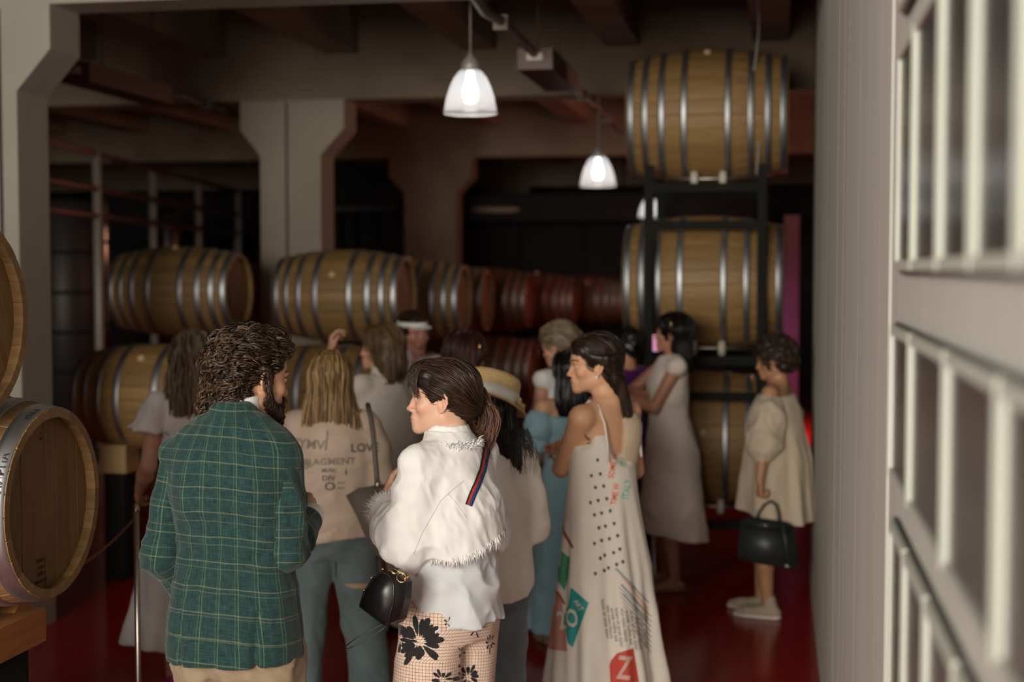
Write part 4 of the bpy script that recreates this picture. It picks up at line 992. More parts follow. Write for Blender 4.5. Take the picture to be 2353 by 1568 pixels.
# ================================================================ man in plaid blazer
def man_blazer():
    p = Person('bearded man in green plaid blazer and beige trousers, seen from behind', 580, 737, 4.05, -24, male=True, skin=(.52, .29, .18), head=(-34, 6, 2), headoff=(.012, .055, -.005), hairlift=.026, res=.007, hres=.0040, show=(1,), nose=1.25, wide=1.0, lip=(.40, .16, .12), brow=(.02, .01, .006),
        arms={-1: dict(ul=.265, elbow=V(-.09, -.10, -1), wrist=V(.25, .50, -.75), hand=V(.3, .5, -.7), curl=(40, 45, 50, 50)), 1: dict(ul=.240, elbow=V(-.02, -.04, -1), wrist=V(-.10, .95, .16), hand=V(-.25, .9, .18), palm=V(-.9, -.1, -.3), curl=(35, 40, 45, 50))})
    for sd in (1, -1):
        for q_ in ('e', 'w'): p.arm[sd][q_] = p.arm[sd][q_]+V(-.036 if sd == 1 else .008, 0, -.010)
        p.sh[sd] = p.sh[sd]+V(-.010*sd-(.026 if sd == 1 else 0), 0, -.012)
    p.body()
    # trousers
    f = Field(wrinkle(.013, 13, 7, 3, 1.2))
    f.loft([(.80, 0, -.005, .145, .105), (.88, 0, -.010, .152, .110), (.94, 0, -.010, .145, .10)], .03)
    for sd in (1, -1):
        g = p.leg[sd]; f.chain([V(.082*sd, -.005, .86), g['k'], g['a']+V(0, 0, .0)], [.095, .072, .060], .025)
    p.garment('trousers', f, chino_m, .010)
    for sd in (1, -1):
        g = p.leg[sd]; f = Field(); fr = Fr(rotz(g['yaw']), g['a']); f.chain([(0, -.045, -.045), (0, .04, -.045), (0, .16, -.055), (0, .20, -.058)], [.036, .040, .036, .024], .02, fr=fr); f.plane((0, 0, -.088), (0, 0, -1), fr=fr)
        p.garment('shoe', f, mat('brown_shoe_leather', (.12, .05, .025), .4), .008)
    # shirt collar
    f = Field(); f.loft([(1.40, 0, -.02, .085, .075), (1.46, 0, -.012, .064, .068), (1.505, 0, .000, .060, .064), (1.532, 0, .010, .0595, .063)], .01); f.ell((0, -.0, 1.56), (.052, .056, .05), .004, '-')
    p.garment('shirt_collar', f, white_cotton, .005)
    # blazer body
    def disp(q):
        bk = np.clip((-q[:, 1]-.01)*14, 0, 1)
        seam = -.006*np.exp(-((q[:, 0]+.0)/.006)**2)*bk*np.clip((1.38-q[:, 2])*8, 0, 1)*.5
        vent = 0
        for x in (-.105, .105): vent = vent-.010*np.exp(-((q[:, 0]-x-.03*(q[:, 2]-.97)*np.sign(x))/.006)**2)*bk*(q[:, 2] < 1.0)
        w1 = wrinkle(.0075, 6, 13, 1, .9)(q)*np.clip(1.05-np.abs(q[:, 2]-1.14)*5, .15, 1); w2 = wrinkle(.005, 14, 3.2, 5, .2)(q)
        blade = .010*np.exp(-(((np.abs(q[:, 0])-.085)/.05)**2+((q[:, 2]-1.28)/.07)**2))*bk
        return (seam+vent+w1+w2*.7+blade).astype(F32)
    f = Field(disp, .03)
    f.loft([(.842, -.004, -.010, .180, .142), (.93, -.004, -.012, .178, .138), (1.02, -.005, -.008, .166, .126), (1.11, -.006, -.002, .156, .118), (1.21, -.008, 0, .162, .122), (1.31, -.010, -.004, .170, .122), (1.38, -.008, -.014, .152, .106), (1.425, 0, -.018, .118, .094), (1.47, 0, -.014, .078, .080)], .02, pw=2.35)
    for sd in (1, -1): f.cone(V(.07*sd, -.02, 1.412), p.sh[sd]+V(.0*sd, 0, .004), .046, .045, .05); f.cone((0, -.015, 1.47), V(.11*sd, -.02, 1.405), .052, .050, .03)
    # open vents and hem line slightly lower at the right
    f.plane((0, 0, .848), (.03, 0, -1))
    RHO = .185
    def uvb(P):
        th = np.arctan2(P[:, 0], -(P[:, 1]+.005)); x = th*RHO
        lean = .10*np.clip(P[:, 2]-1.15, -1, 1)*P[:, 0]
        return {'cuv': ('FLOAT_VECTOR', np.stack([x+lean+.015, P[:, 2]+.10*np.clip(np.abs(P[:, 0])-.05, 0, 1)+.05*P[:, 0], P[:, 1]*0], 1))}
    jk = p.garment('blazer', f, plaid_m, .0065, attrs=uvb)
    # collar of the blazer, folded over
    f = Field(); f.loft([(1.415, 0, -.022, .108, .090), (1.44, 0, -.020, .092, .085), (1.475, 0, -.012, .074, .078), (1.512, 0, -.004, .066, .072), (1.522, 0, .0, .062, .069)], .01); f.ell((0, .004, 1.56), (.059, .063, .07), .003, '-'); f.ell((0, .16, 1.45), (.09, .10, .16), .01, '-'); f.plane((0, .0, 1.508), (.25, .75, 1))
    p.garment('collar', f, plaid_m, .0045, jk, attrs=uvb)
    # notch-fold line under collar
    # sleeves
    for sd in (1, -1):
        A = p.arm[sd]
        def dsp(q, sd=sd):
            t = q-A['e']; near = np.exp(-(t*t).sum(1)/.02)
            ax = unit(A['w']-A['e']) if True else None
            u = (t @ ax); rings = np.sin(u*95+3*vnoise(q*9))*.0055*np.exp(-((u-.05)/.09)**2)
            return (wrinkle(.009, 6, 12, 11+sd, .8)(q)*(.35+near)+rings*(1 if sd == 1 else .6)).astype(F32)
        f = Field(dsp, .03); p.sh[sd] = p.sh[sd]+V(0, 0, -.012); p.sleeve(f, sd, (.047, .052, .042), .93, .02, start=.7); p.sh[sd] = p.sh[sd]+V(0, 0, .012)
        def uvs(P, sd=sd):
            sh, e, w_ = p.sh[sd], A['e'], A['w']; a1, a2 = unit(e-sh), unit(w_-e); t1 = (P-sh) @ a1; t2 = (P-e) @ a2; m2 = t2 > 0
            o1 = P-sh-t1[:, None]*a1; o2 = P-e-t2[:, None]*a2; o = np.where(m2[:, None], o2, o1); r0 = V(0, -1, .2); r1 = V(1, 0, 0)
            th = np.arctan2(o @ r1, o @ r0); v = np.where(m2, .285+t2, np.minimum(t1, .285)); return {'cuv': ('FLOAT_VECTOR', np.stack([th*.058+.02, v+.022, v*0], 1))}
        sl = p.garment('sleeve', f, plaid_m, .0065, jk, attrs=uvs)
        c = A['w']; d = A['hd']; q = A['e']+(A['w']-A['e'])*.90
        f = Field(); ax = unit(A['w']-A['e']); f.cone(q, q+ax*.045, .037, .035, .004)
        p.garment('shirt_cuff', f, white_cotton, .005)
        for k in range(3):
            b0 = A['e']+(A['w']-A['e'])*(.78+.05*k)+V(.046*sd if sd == -1 else .0, 0, -.046 if sd == 1 else 0); bm = bmesh.new(); bmesh.ops.create_uvsphere(bm, u_segments=10, v_segments=6, radius=.006, matrix=Matrix.Translation(b0.tolist())); obj('sleeve_button', bm, mat('brown_button', (.10, .05, .03), .4), sl, True)
    # hair : curly, brushed back, full at the nape
    H = p.H; f = Field(lambda q: (.0085*vnoise(q*38)+.005*vnoise(q*80)).astype(F32), .03)
    f.ell((0, -.026, .046), (.084, .102, .088), .02, fr=H); f.ell((0, .03, .080), (.064, .072, .050), .03, fr=H); f.ell((0, .062, .096), (.046, .030, .028), .02, fr=H)
    f.ell((0, -.072, -.035), (.072, .050, .066), .03, fr=H); f.ell((0, -.078, -.075), (.060, .042, .042), .02, fr=H)
    f.ell((0, .115, -.020), (.10, .078, .098), .006, '-', fr=H)
    for x in (1, -1): f.ell((.088*x, .006, -.040), (.030, .034, .050), .006, '-', fr=H); f.ell((.080*x, .03, .0), (.03, .03, .03), .006, '-', fr=H)
    def fl(X, t):
        h = p.H.inv(X); back = np.stack([h[:, 0]*1.5, -1.0+h[:, 1]*0, -.35-6*np.clip(-.03-h[:, 1], 0, .1)-1.0*np.clip(.07-h[:, 2], 0, 1)*6], 1); return back @ p.H.R.T
    ok = lambda h: ~((h[:, 1] > .055) & (h[:, 2] < .085)) & ~((np.abs(h[:, 0]) > .04) & (h[:, 1] > -.012) & (h[:, 2] < .030))
    for x in (1, -1): f.ell((.075*x, .0, -.085), (.045, .055, .045), .008, '-', fr=H)
    hb = p.hair(f, H_BROWN, fl, n=760, K=18, step=.0068, rad=.0027, lift=.001, noise_amp=.45, curl=(.010, .50), jitter=.003, seed=3, basevar=.1, seeds=ok)
    p.hair(f, H_BROWN, fl, n=240, K=15, step=.007, rad=.0016, lift=.006, noise_amp=.6, curl=(.0085, .7), jitter=.004, seed=5, cap=False, name='curl_tips', seeds=ok)
    f2 = lambda X, t: np.stack([X[:, 0]*0, X[:, 0]*0-1, X[:, 0]*0-.05], 1) @ p.H.R.T
    p.hair(f, H_BROWN, f2, n=420, K=16, step=.009, rad=.0014, lift=.004, noise_amp=.30, curl=(.003, .3), jitter=.004, seed=8, cap=False, name='top_locks', seedbox=((-.08, -.02, .07), (.08, .12, .16)))
    # beard
    f = Field(lambda q: (.0022*vnoise(q*150)+.002*vnoise(q*60)).astype(F32), .01)
    f.ell((0, .064, -.108), (.036, .034, .034), .02, fr=H); f.ell((0, .052, -.085), (.048, .042, .034), .02, fr=H)
    for x in (1, -1):
        f.cone((.058*x, .012, -.048), (.030*x, .062, -.094), .019, .024, .02, fr=H); f.cone((.0655*x, .013, -.0), (.060*x, .012, -.050), .0095, .017, .012, fr=H)
        f.cone((.066*x, .015, .025), (.0655*x, .013, -.005), .008, .0095, .01, fr=H)
        f.chain([(0, .102, -.049), (.016*x, .097, -.053), (.030*x, .082, -.070), (.034*x, .072, -.085)], [.0055, .0062, .007, .010], .006, fr=H)
    f.ell((0, .104, -.064), (.020, .012, .009), .004, '-', fr=H)
    fb = lambda X, t: np.tile(unit(V(0, .35, -1)), (len(X), 1)) @ p.H.R.T
    p.hair(f, BEARD, fb, n=900, K=6, step=.004, rad=.0007, lift=.0012, noise_amp=.4, jitter=.0012, res=.0032, seed=2, name='beard', stripes=(160, 160, 60))
    # phone cord by the wrist
    return p

# ================================================================ woman in white frayed jacket
def woman_white():
    p = Person('dark-haired woman in white frayed jacket and checked floral trousers', 1024, 817, 4.60, 50, skin=(.66, .40, .285), head=(36, -1, 0), headoff=(-.01, .000, -.005), hairlift=.014, res=.0070, hres=.0033, show=(-1,), nose=.95, lip=(.50, .20, .17),
        arms={-1: dict(elbow=V(-.03, .10, -.98), wrist=V(.36, .76, .50), hand=V(.42, -.12, .90), palm=V(.62, -.72, -.3), curl=(22, 26, 30, 34), thumb=25), 1: dict(elbow=V(.14, .0, -1), wrist=V(-.2, .8, .3), hand=V(-.6, .5, .4))})
    p.body()
    grid = mat('check_trouser_cloth', (.62, .50, .42), .8, spec=.2, bump=(120, .1, .002)); N, L = nodes_of(grid); b = N['Principled BSDF']; a = N.new('ShaderNodeAttribute'); a.attribute_name = 'cuv'
    br = N.new('ShaderNodeTexBrick'); br.offset = 0; br.inputs['Scale'].default_value = 1; br.inputs['Brick Width'].default_value = .0105; br.inputs['Row Height'].default_value = .0105; br.inputs['Mortar Size'].default_value = .00075; br.inputs['Mortar Smooth'].default_value = .1
    br.inputs['Color1'].default_value = (.72, .65, .55, 1); br.inputs['Color2'].default_value = (.68, .60, .50, 1); br.inputs['Mortar'].default_value = (.42, .09, .045, 1); L.new(a.outputs['Vector'], br.inputs['Vector']); L.new(br.outputs['Color'], b.inputs['Base Color'])
    f = Field(wrinkle(.006, 8, 3, 9, .6)); f.loft([(.80, 0, -.012, .155, .125), (.90, 0, -.022, .168, .135), (.98, 0, -.012, .155, .12), (1.06, 0, 0, .130, .10)], .03)
    for sd in (1, -1):
        g = p.leg[sd]; f.chain([V(.088*sd, -.012, .86), g['k']*V(1, 1, 1), g['a']], [.106, .108, .115], .022)
    def uvt(P):
        out = np.zeros((len(P), 3), F32); sd = np.where(P[:, 0] > 0, 1., -1.); low = np.clip((.86-P[:, 2])*10, 0, 1)
        cx = .09*sd*low; th = np.arctan2(P[:, 0]-cx, -(P[:, 1]+.01)); rho = .145*(1-low)+.10*low
        out[:, 0] = th*rho; out[:, 1] = P[:, 2]+.08*P[:, 0]; return {'cuv': ('FLOAT_VECTOR', out)}
    tr = p.garment('trousers', f, grid, .009, attrs=uvt, clip=(V(-9, -9, .02), V(9, 9, 9)))
    # T-shirt
    def dt(q): return (wrinkle(.012, 7, 7, 2, 1.3)(q)*np.clip((1.25-q[:, 2])*5, .2, 1)).astype(F32)
    f = Field(dt, .03); f.loft([(.83, 0, -.022, .176, .150), (.95, 0, -.018, .174, .145), (1.08, 0, -.006, .162, .132), (1.20, 0, 0, .160, .135), (1.34, 0, -.01, .15, .11)], .02)
    f.plane((0, .065, .880), (-.72, .86, -1.0)); f.plane((0, 0, .862), (0, 0, -1))
    tee = p.garment('t_shirt', f, tee_m, .006)
    f = Field(); f.cone(p.sh[1], p.arm[1]['e'], .075, .085, .02); f.cone(p.arm[1]['e'], p.arm[1]['e']*.4+p.arm[1]['w']*.6, .085, .06, .02)
    # jacket
    def dj(q):
        low = np.clip((1.40-q[:, 2])*6, .25, 1); return (wrinkle(.011, 8, 4.5, 21, .9)(q)*low+wrinkle(.004, 20, 9, 5, .5)(q)).astype(F32)
    f = Field(dj, .04)
    f.loft([(1.08, 0, -.028, .190, .156), (1.20, 0, -.024, .182, .148), (1.28, 0, -.016, .172, .134), (1.35, 0, -.016, .154, .112), (1.40, 0, -.018, .128, .094), (1.435, 0, -.016, .088, .080), (1.47, 0, -.004, .070, .072)], .02)
    for sd in (1, -1): f.cone(V(.06*sd, -.02, 1.405), p.sh[sd], .045, .056, .05)
    f.plane((.05, -.15, 1.135), (.25, 0, -1)); f.ell((0, .24, 1.15), (.09, .17, .20), .02, '-')
    A = p.arm[-1]; sh = p.sh[-1]; e, w_ = A['e'], A['w']
    f.chain([sh+V(.03, -.005, -.012), sh+(e-sh)*.35+V(.005, 0, 0), sh+(e-sh)*.8+V(0, 0, .0), e+V(0, .0, .03), e*.55+w_*.45+V(0, 0, .005), e*.14+w_*.86], [.054, .068, .082, .086, .074, .052], .022); f.ell(w_*.8+e*.2, (.050, .050, .045), .02, '+')
    A = p.arm[1]; sh = p.sh[1]; e, w_ = A['e'], A['w']
    f.chain([sh+V(-.035, 0, 0), sh*.5+e*.5, e, e*.4+w_*.6], [.048, .058, .064, .06], .02)
    jk = p.garment('jacket', f, white_cotton, .0060)
    for sd in (-1,):
        A = p.arm[sd]; sh = p.sh[sd]; e, w_ = A['e'], A['w']; sl = jk
        # frayed cuff
        rs = np.random.RandomState(4); n = 260; ax = unit(w_-e); u = unit(np.cross(ax, V(0, 0, 1))); v = np.cross(ax, u); th = rs.rand(n)*6.28; c0 = e*.16+w_*.84
        st = c0+(u*np.cos(th)[:, None]+v*np.sin(th)[:, None])*.052; dr = ax*.7+(u*np.cos(th)[:, None]+v*np.sin(th)[:, None])*.8+rs.randn(n, 3)*.3
        T = np.stack([st+dr*.026*k/4+V(0, 0, -.006)*(k/4)**2 for k in range(5)], 1); strands('frayed_cuff', T, .0011, white_cotton, sl, rs)
    # frayed hem: threads from lowest rim of the jacket
    me = jk.data; co = np.empty(len(me.vertices)*3, F32); me.vertices.foreach_get('co', co); co = co.reshape(-1, 3)
    hz = 1.135+.25*(co[:, 0]-.05); rim = co[(np.abs(co[:, 2]-hz) < .006) & (np.hypot(co[:, 0]/.186, (co[:, 1]+.025)/.152) > .84)]; rim = rim[rim[:, 0]-rim[:, 1]*.3 > -.135]
    if len(rim):
        rs = np.random.RandomState(6); n = 1500; st = rim[rs.randint(0, len(rim), n)]+rs.randn(n, 3)*.0015+V(0, 0, .004); o = st*V(1, 1, 0); cl = vnoise(st*45)[:, None]*.25
        dr = V(0, 0, -1)+rs.randn(n, 3)*.16+cl*V(1, 1, 0); ln = (.018+.012*rs.rand(n)+.008*vnoise(st*40))[:, None]
        T = np.stack([st+dr*ln*k/4 for k in range(5)], 1); strands('frayed_hem', T, .0013, white_cotton, jk, rs)
    # stand collar with frayed ruffle
    f = Field(lambda q: (.002*vnoise(q*90)).astype(F32)); f.loft([(1.425, 0, -.018, .092, .084), (1.455, 0, -.010, .076, .076), (1.492, 0, -.002, .066, .070)], .01); f.ell((0, .012, 1.53), (.058, .068, .06), .003, '-'); f.ell((0, .12, 1.46), (.05, .08, .1), .01, '-')
    cl_ = p.garment('collar', f, white_cotton, .0045, jk)
    rs = np.random.RandomState(9); n = 900; th = rs.rand(n)*4.4-PI/2-2.2; R0 = .092+rs.rand(n)*.006; st = np.stack([np.cos(th)*R0, np.sin(th)*R0*.90-.018, 1.432+.004*rs.randn(n)], 1)
    dr = np.stack([np.cos(th), np.sin(th), .2*rs.randn(n)], 1)+rs.randn(n, 3)*.5; T = np.stack([st+dr*.010*k/3 for k in range(4)], 1); strands('collar_ruffle', T, .0017, white_cotton, cl_, rs)
    # seams pressed into the sleeve : thin cords laid on the surface
    bvs = p.bvh(jk)
    def seam(pts, w_=.9):
        q = []
        for (x0, y0), (x1, y1) in zip(pts, pts[1:]):
            L = math.hypot(x1-x0, y1-y0); nx, ny = -(y1-y0)/L*w_, (x1-x0)/L*w_; q.append([(x0-nx, y0-ny), (x1-nx, y1-ny), (x1+nx, y1+ny), (x0+nx, y0+ny)])
        return q
    seam_m = fabric('seam_thread', (.60, .59, .57), sc=30, bump=None)
    sl_o = jk
    p.decal('seam', sl_o, seam([(1066, 1105), (1035, 1130), (1012, 1152), (990, 1190), (968, 1230), (950, 1275)]), seam_m, .0008)
    p.decal('seam', sl_o, seam([(1030, 1136), (1052, 1160), (1072, 1190)]), seam_m, .0008)
    # hair
    H = p.H; f = Field(lambda q: (.0018*vnoise(q*60)).astype(F32))
    f.ell((0, -.021, .042), (.084, .106, .094), .02, fr=H); f.ell((0, .045, .078), (.060, .052, .045), .03, fr=H); f.ell((0, -.075, -.012), (.060, .050, .050), .03, fr=H)
    f.ell((0, .118, -.030), (.10, .075, .098), .006, '-', fr=H); f.ell((0, .02, -.085), (.12, .07, .075), .008, '-', fr=H)
    for x in (1, -1): f.ell((.085*x, .004, -.032), (.030, .036, .048), .006, '-', fr=H)
    tie = V(0, -.116, -.012)
    def fl(X, t):
        h = p.H.inv(X); v = tie-h; v /= np.linalg.norm(v, axis=1)[:, None]+1e-6; v[:, 2] += .25*np.clip(h[:, 1]*10, -1, 1); return v @ p.H.R.T
    p.hair(f, H_DARK, fl, n=1000, K=22, step=.010, rad=.0013, lift=.0012, noise_amp=.10, jitter=.0012, seed=3, basevar=.22, stripes=(30, 30, 120), res=.004)
    rs = np.random.RandomState(12); n = 800; T = np.zeros((n, 14, 3), F32)      # fringe
    for i in range(n):
        u = rs.rand()*2-1; s0 = V(.022*u+.006*rs.randn(), .012+.03*rs.rand(), .130); gap = .0 
        xe = .072*u; ye = .108-.040*abs(u)**2.4; ze = .048+.006*rs.randn()-.045*max(0, abs(u)-.6)*2+.006*math.sin(u*9)
        c1 = V(.045*u, .085, .128); c2 = V(xe*1.03, ye+.013, ze+.040); e_ = V(xe, ye, ze)
        for k in range(14):
            t = k/13; q = s0*(1-t)**3+c1*3*t*(1-t)**2+c2*3*t*t*(1-t)+e_*t**3; T[i, k] = p.H.pt(q+rs.randn(3)*.0008)
    strands('fringe', T, .0013, H_DARK, p.root, rs)
    T = []                                                                     # ponytail loop and loose ends
    dtl = 4.67; ctrl = [[(1090, 920), (1116, 926), (1133, 958), (1122, 1000), (1098, 1004), (1072, 985), (1064, 950)], [(1092, 920), (1120, 935), (1128, 975), (1124, 1010), (1112, 1035), (1120, 1048)], [(1088, 922), (1074, 945), (1070, 970), (1082, 990), (1100, 992), (1112, 975)], [(1084, 916), (1095, 900), (1112, 925), (1118, 960), (1112, 1000), (1104, 1030)]]
    n = 520
    for i in range(n):
        c = ctrl[i % 4]; P_ = [p.local(x, y, dtl+.0) for x, y in c]; o = rs.randn(3)*.0065; pts = []
        for k in range(16):
            t = k/15*(len(P_)-1); j = min(int(t), len(P_)-2); u = t-j; a0 = P_[max(j-1, 0)]; a1 = P_[j]; a2 = P_[j+1]; a3 = P_[min(j+2, len(P_)-1)]
            q = .5*((2*a1)+(-a0+a2)*u+(2*a0-5*a1+4*a2-a3)*u*u+(-a0+3*a1-3*a2+a3)*u**3); g = min(1, k/4)*1.25+.15; pts.append(q+o*g+rs.randn(3)*.0006)
        T.append(pts)
    strands('ponytail', np.array(T, F32), .0014, H_PONY, p.root, rs)
    bm = bmesh.new(); q = Vector(p.local(1084, 918, 4.645)); tube_into(bm, [q+Vector(p.H.vec((.014*math.cos(a), 0, .014*math.sin(a)))) for a in np.linspace(0, 2*PI, 17)], .0055, 8); ti = obj('hair_tie', bm, black_m, p.root, True)
    for (x, y, c, nm) in ((1086, 917, (.02, .75, .10), 'green_bead'), (1093, 923, (.01, .14, .35), 'blue_bead')):
        bm = bmesh.new(); bmesh.ops.create_uvsphere(bm, u_segments=14, v_segments=10, radius=.0046 if 'green' in nm else .003, matrix=Matrix.Translation(p.local(x, y, 4.60).tolist())); obj('bead', bm, mat(nm, c, .2), ti, True)['label'] = nm.replace('_', ' ')
    # flowers printed on the trousers, drawn petal by petal
    def flower(cx, cy, R, n, seed, sq=1.0):
        r = random.Random(seed); P_ = []
        for i in range(n):
            a = 2*PI*i/n+r.uniform(-.15, .15); L = R*r.uniform(.62, 1.15); wd = R*.125*r.uniform(.7, 1.3); ca, sa = math.cos(a), math.sin(a)
            pr = [(.22, 0), (.4, .55), (.7, 1), (.92, .75), (1, .1), (.92, -.7), (.7, -1), (.4, -.55)]
            P_.append([(cx+(u*L*ca-v*wd*sa)*sq, cy+u*L*sa+v*wd*ca) for u, v in pr])
        return P_
    fl_ = [flower(962, 1476, 56, 21, 1), flower(922, 1470, 34, 11, 2), flower(1016, 1562, 26, 10, 3), flower(1076, 1556, 36, 11, 4), flower(1060, 1500, 18, 5, 5, .5), flower(1125, 1478, 26, 8, 6, .45), flower(1092, 1448, 22, 5, 7, .8), flower(1030, 1432, 14, 5, 8)]
    [p.decal('flower_print', tr, g_, ink_m, .0008) for g_ in fl_]
    return p, jk, tee, tr
def adopt(o, new, p):
    o.parent = new; o.matrix_parent_inverse = (Matrix.LocRotScale(new.location, new.rotation_euler, new.scale)).inverted() @ p.M
P2 = man_blazer()
P7, P7_jk, P7_tee, P7_tr = woman_white()

# ---- black crossbody bag of the woman in white
def crossbody():
    c = atD(893, 1366, 4.30); t = thing('handbag', 'black half-moon handbag with gold ring on a striped strap', 'bag', c)
    R = (cam.rotation_euler.to_matrix() @ Euler((0, math.radians(-38), 0), 'XYZ').to_matrix() @ Euler((0, 0, math.radians(-24)), 'XYZ').to_matrix())
    t.rotation_euler = R.to_euler()
    k = 4.30/FPX
    prof = [(-52, -62), (50, -62), (56, -46), (50, 10), (34, 52), (8, 66), (-16, 62), (-40, 30), (-54, -20)]; prof = [(x*k*.86, y*k*.86) for x, y in prof]
    bm = bmesh.new(); prism_into(bm, prof, 'z', -.040, .040); obj('body', bm, black_m, t, True, bevel=.010)
    bm = bmesh.new(); pts = [(x*.985, y*.985) for x, y in prof]; tube_into(bm, [(x, y, .040) for x, y in pts+pts[:1]], .0035, 6); obj('piping', bm, black_m, t, True)
    bm = bmesh.new(); pp_ = prof[5:]+prof[:1]; tube_into(bm, [(x*1.03, y*1.03, -.012) for x, y in pp_], .0028, 6); tube_into(bm, [(x*1.03, y*1.03, .012) for x, y in pp_], .0028, 6); obj('zip', bm, gold_m, t, True)
    for i, (x, y) in enumerate(((-54, -18), (-46, 18), (-24, 52), (-50, -55))):
        bm = bmesh.new(); bmesh.ops.create_icosphere(bm, subdivisions=2, radius=.004, matrix=Matrix.Translation((x*k*1.04, y*k*1.04, .026))); obj('stud', bm, gold_m, t, True)
    # gold rings at the top
    q = atD(924, 1328, 4.20); Mi = (Matrix.Translation(c) @ R.to_4x4()).inverted()
    for (rr, th, dx, tilt) in ((.0145, .0018, 0, .5), (.011, .0014, .014, 1.2)):
        bm = bmesh.new(); ct = Mi @ atD(922+dx*700, 1328-dx*300, 4.20); MM = Matrix.Translation(ct) @ Matrix.Rotation(tilt, 4, 'Y'); tube_into(bm, [MM @ Vector((rr*math.cos(a), rr*math.sin(a), 0)) for a in np.linspace(0, 2*PI, 25)], th, 6); obj('ring', bm, gold_m, t, True)
    bm = bmesh.new(); tube_into(bm, [Mi @ atD(x, y, 4.22) for x, y in ((938, 1322), (932, 1330), (926, 1336))], [.004, .006, .004], 8); obj('clasp', bm, gold_m, t, True)
    # hanging cord loop
    lp = [(905, 1425), (880, 1446), (850, 1466), (815, 1485), (797, 1492), (796, 1484), (820, 1466), (850, 1450), (878, 1436), (900, 1424)]
    bm = bmesh.new(); tube_into(bm, [Mi @ atD(x, y, 4.31) for x, y in lp], .0018, 6); obj('cord_loop', bm, black_m, t, True)
    # striped strap across the back
    def band(o0, o1):
        mid = [(1117, 1030), (1114, 1050), (1108, 1080), (1097, 1110), (1086, 1135), (1076, 1162)]; q = []
        for i in range(len(mid)-1):
            (x0, y0), (x1, y1) = mid[i], mid[i+1]
            def nrm(i): 
                a = mid[max(i-1, 0)]; b = mid[min(i+1, len(mid)-1)]; L = math.hypot(b[0]-a[0], b[1]-a[1]); return -(b[1]-a[1])/L, (b[0]-a[0])/L
            n0, n1 = nrm(i), nrm(i+1); q.append([(x0+n0[0]*o0, y0+n0[1]*o0), (x1+n1[0]*o0, y1+n1[1]*o0), (x1+n1[0]*o1, y1+n1[1]*o1), (x0+n0[0]*o1, y0+n0[1]*o1)])
        return q
    bv = P7.bvh(P7_jk)
    for nm, o0, o1, mm in (('strap', -8.5, 8.5, mat('strap_black', (.01, .01, .012), .7)), ('red_stripe', -.6, 4.6, mat('strap_red', (.42, .04, .02), .7)), ('blue_stripe', -5.4, -1.2, mat('strap_blue', (.02, .05, .22), .7))):
        o = P7.decal(nm, P7_jk, band(o0, o1), mm, .003 if nm == 'strap' else .0045, bv=bv); adopt(o, t, P7)
    return t
crossbody()
# ================================================================ the rest of the group
def prims_cap(p, f, lift=.012, back=.0, k=.02):
    H = p.H; f.ell((0, -.021-back*.3, .042), (.075+lift, .096+lift+back*.3, .088+lift), k, fr=H); f.ell((0, .035, .075), (.055+lift*.6, .052+lift*.6, .040+lift*.6), .03, fr=H)
def cut_face(p, f, w=.095, top=.062, y=.118, dy=.075, ears=True, low=True):
    H = p.H; zc = (top-.135)/2; f.ell((0, y, zc), (w, dy, (top+.135)/2*1.12), .006, '-', fr=H)
    if ears:
        for x in (1, -1): f.ell((.088*x, .006, -.030), (.030, .038, .048), .006, '-', fr=H)
def long_hair(p, m, length, width=.085, back=.05, lift=.012, n=300, ears=False, K=20, rad=.0026, wave=0, seed=1, ydrop=-.055, ends=.7, top=.062, spread=1.0, flowdir=(0, 0, -1), basevar=.3, side=0, curl=None, face=.095):
    """straight or wavy hair falling from the crown; length measured below the head centre (canonical metres)"""
    amp = .004+wave*.006
    f = Field(lambda q: (amp*vnoise(q*np.array((70, 70, 7+wave*10), F32))+.002*vnoise(q*np.array((150, 150, 14), F32))).astype(F32), .03)
    prims_cap(p, f, lift); hc = p.hc; zb = hc[2]-length; R2 = Fr(rotz(p.hyaw), V(hc[0], hc[1], 0))
    f.loft([(zb, side, ydrop*1.0-.015, width*ends, back*.62), (zb+length*.3, side, ydrop-.010, width*spread, back), (hc[2]-.05, side*.4, ydrop+.008, width*.98, back*1.25), (hc[2]+.04, 0, -.03, .080, .085)], .03, fr=R2)
    cut_face(p, f, ears=ears, top=top, w=face)
    fd = unit(flowdir)
    def fl(X, t):
        h = p.H.inv(X); o = np.clip((h[:, 2]-.02)*9, 0, 1)[:, None]; out = h*V(1, 1.0, 0); out[:, 1] -= .03; out = out/(np.linalg.norm(out, axis=1)[:, None]+1e-6)
        return (out*o*.9) @ p.H.R.T+fd*(1.15-o*.6)
    return p.hair(f, m, fl, n=n, K=K, step=length/K*1.5, rad=rad, noise_amp=.12+.5*wave, jitter=.004, lift=.002, seed=seed, basevar=basevar, stripes=(70, 70, 5+8*wave), curl=curl)
def short_hair(p, m, lift=.016, bun=None, n=500, curl=None, top=.06, nape=-.06, seed=1, rad=.002, rough=.006, basevar=.3):
    f = Field(lambda q: (rough*vnoise(q*45)).astype(F32), .02); prims_cap(p, f, lift); H = p.H; f.ell((0, -.07, -.02), (.062+lift*.5, .05+lift*.5, .06), .03, fr=H)
    cut_face(p, f, top=top); f.ell((0, .0, -.115), (.12, .10, abs(nape)*.85), .01, '-', fr=H)
    if bun: f.ell(bun[:3], (bun[3],)*3, .01, fr=H)
    def fl(X, t):
        h = p.H.inv(X); v = np.stack([h[:, 0]*2, h[:, 0]*0-1, -.3-5*np.clip(-.02-h[:, 1], 0, .1)], 1); return v @ p.H.R.T
    return p.hair(f, m, fl, n=n, K=12, step=.010, rad=rad, curl=curl, noise_amp=.5, jitter=.004, seed=seed, basevar=basevar)
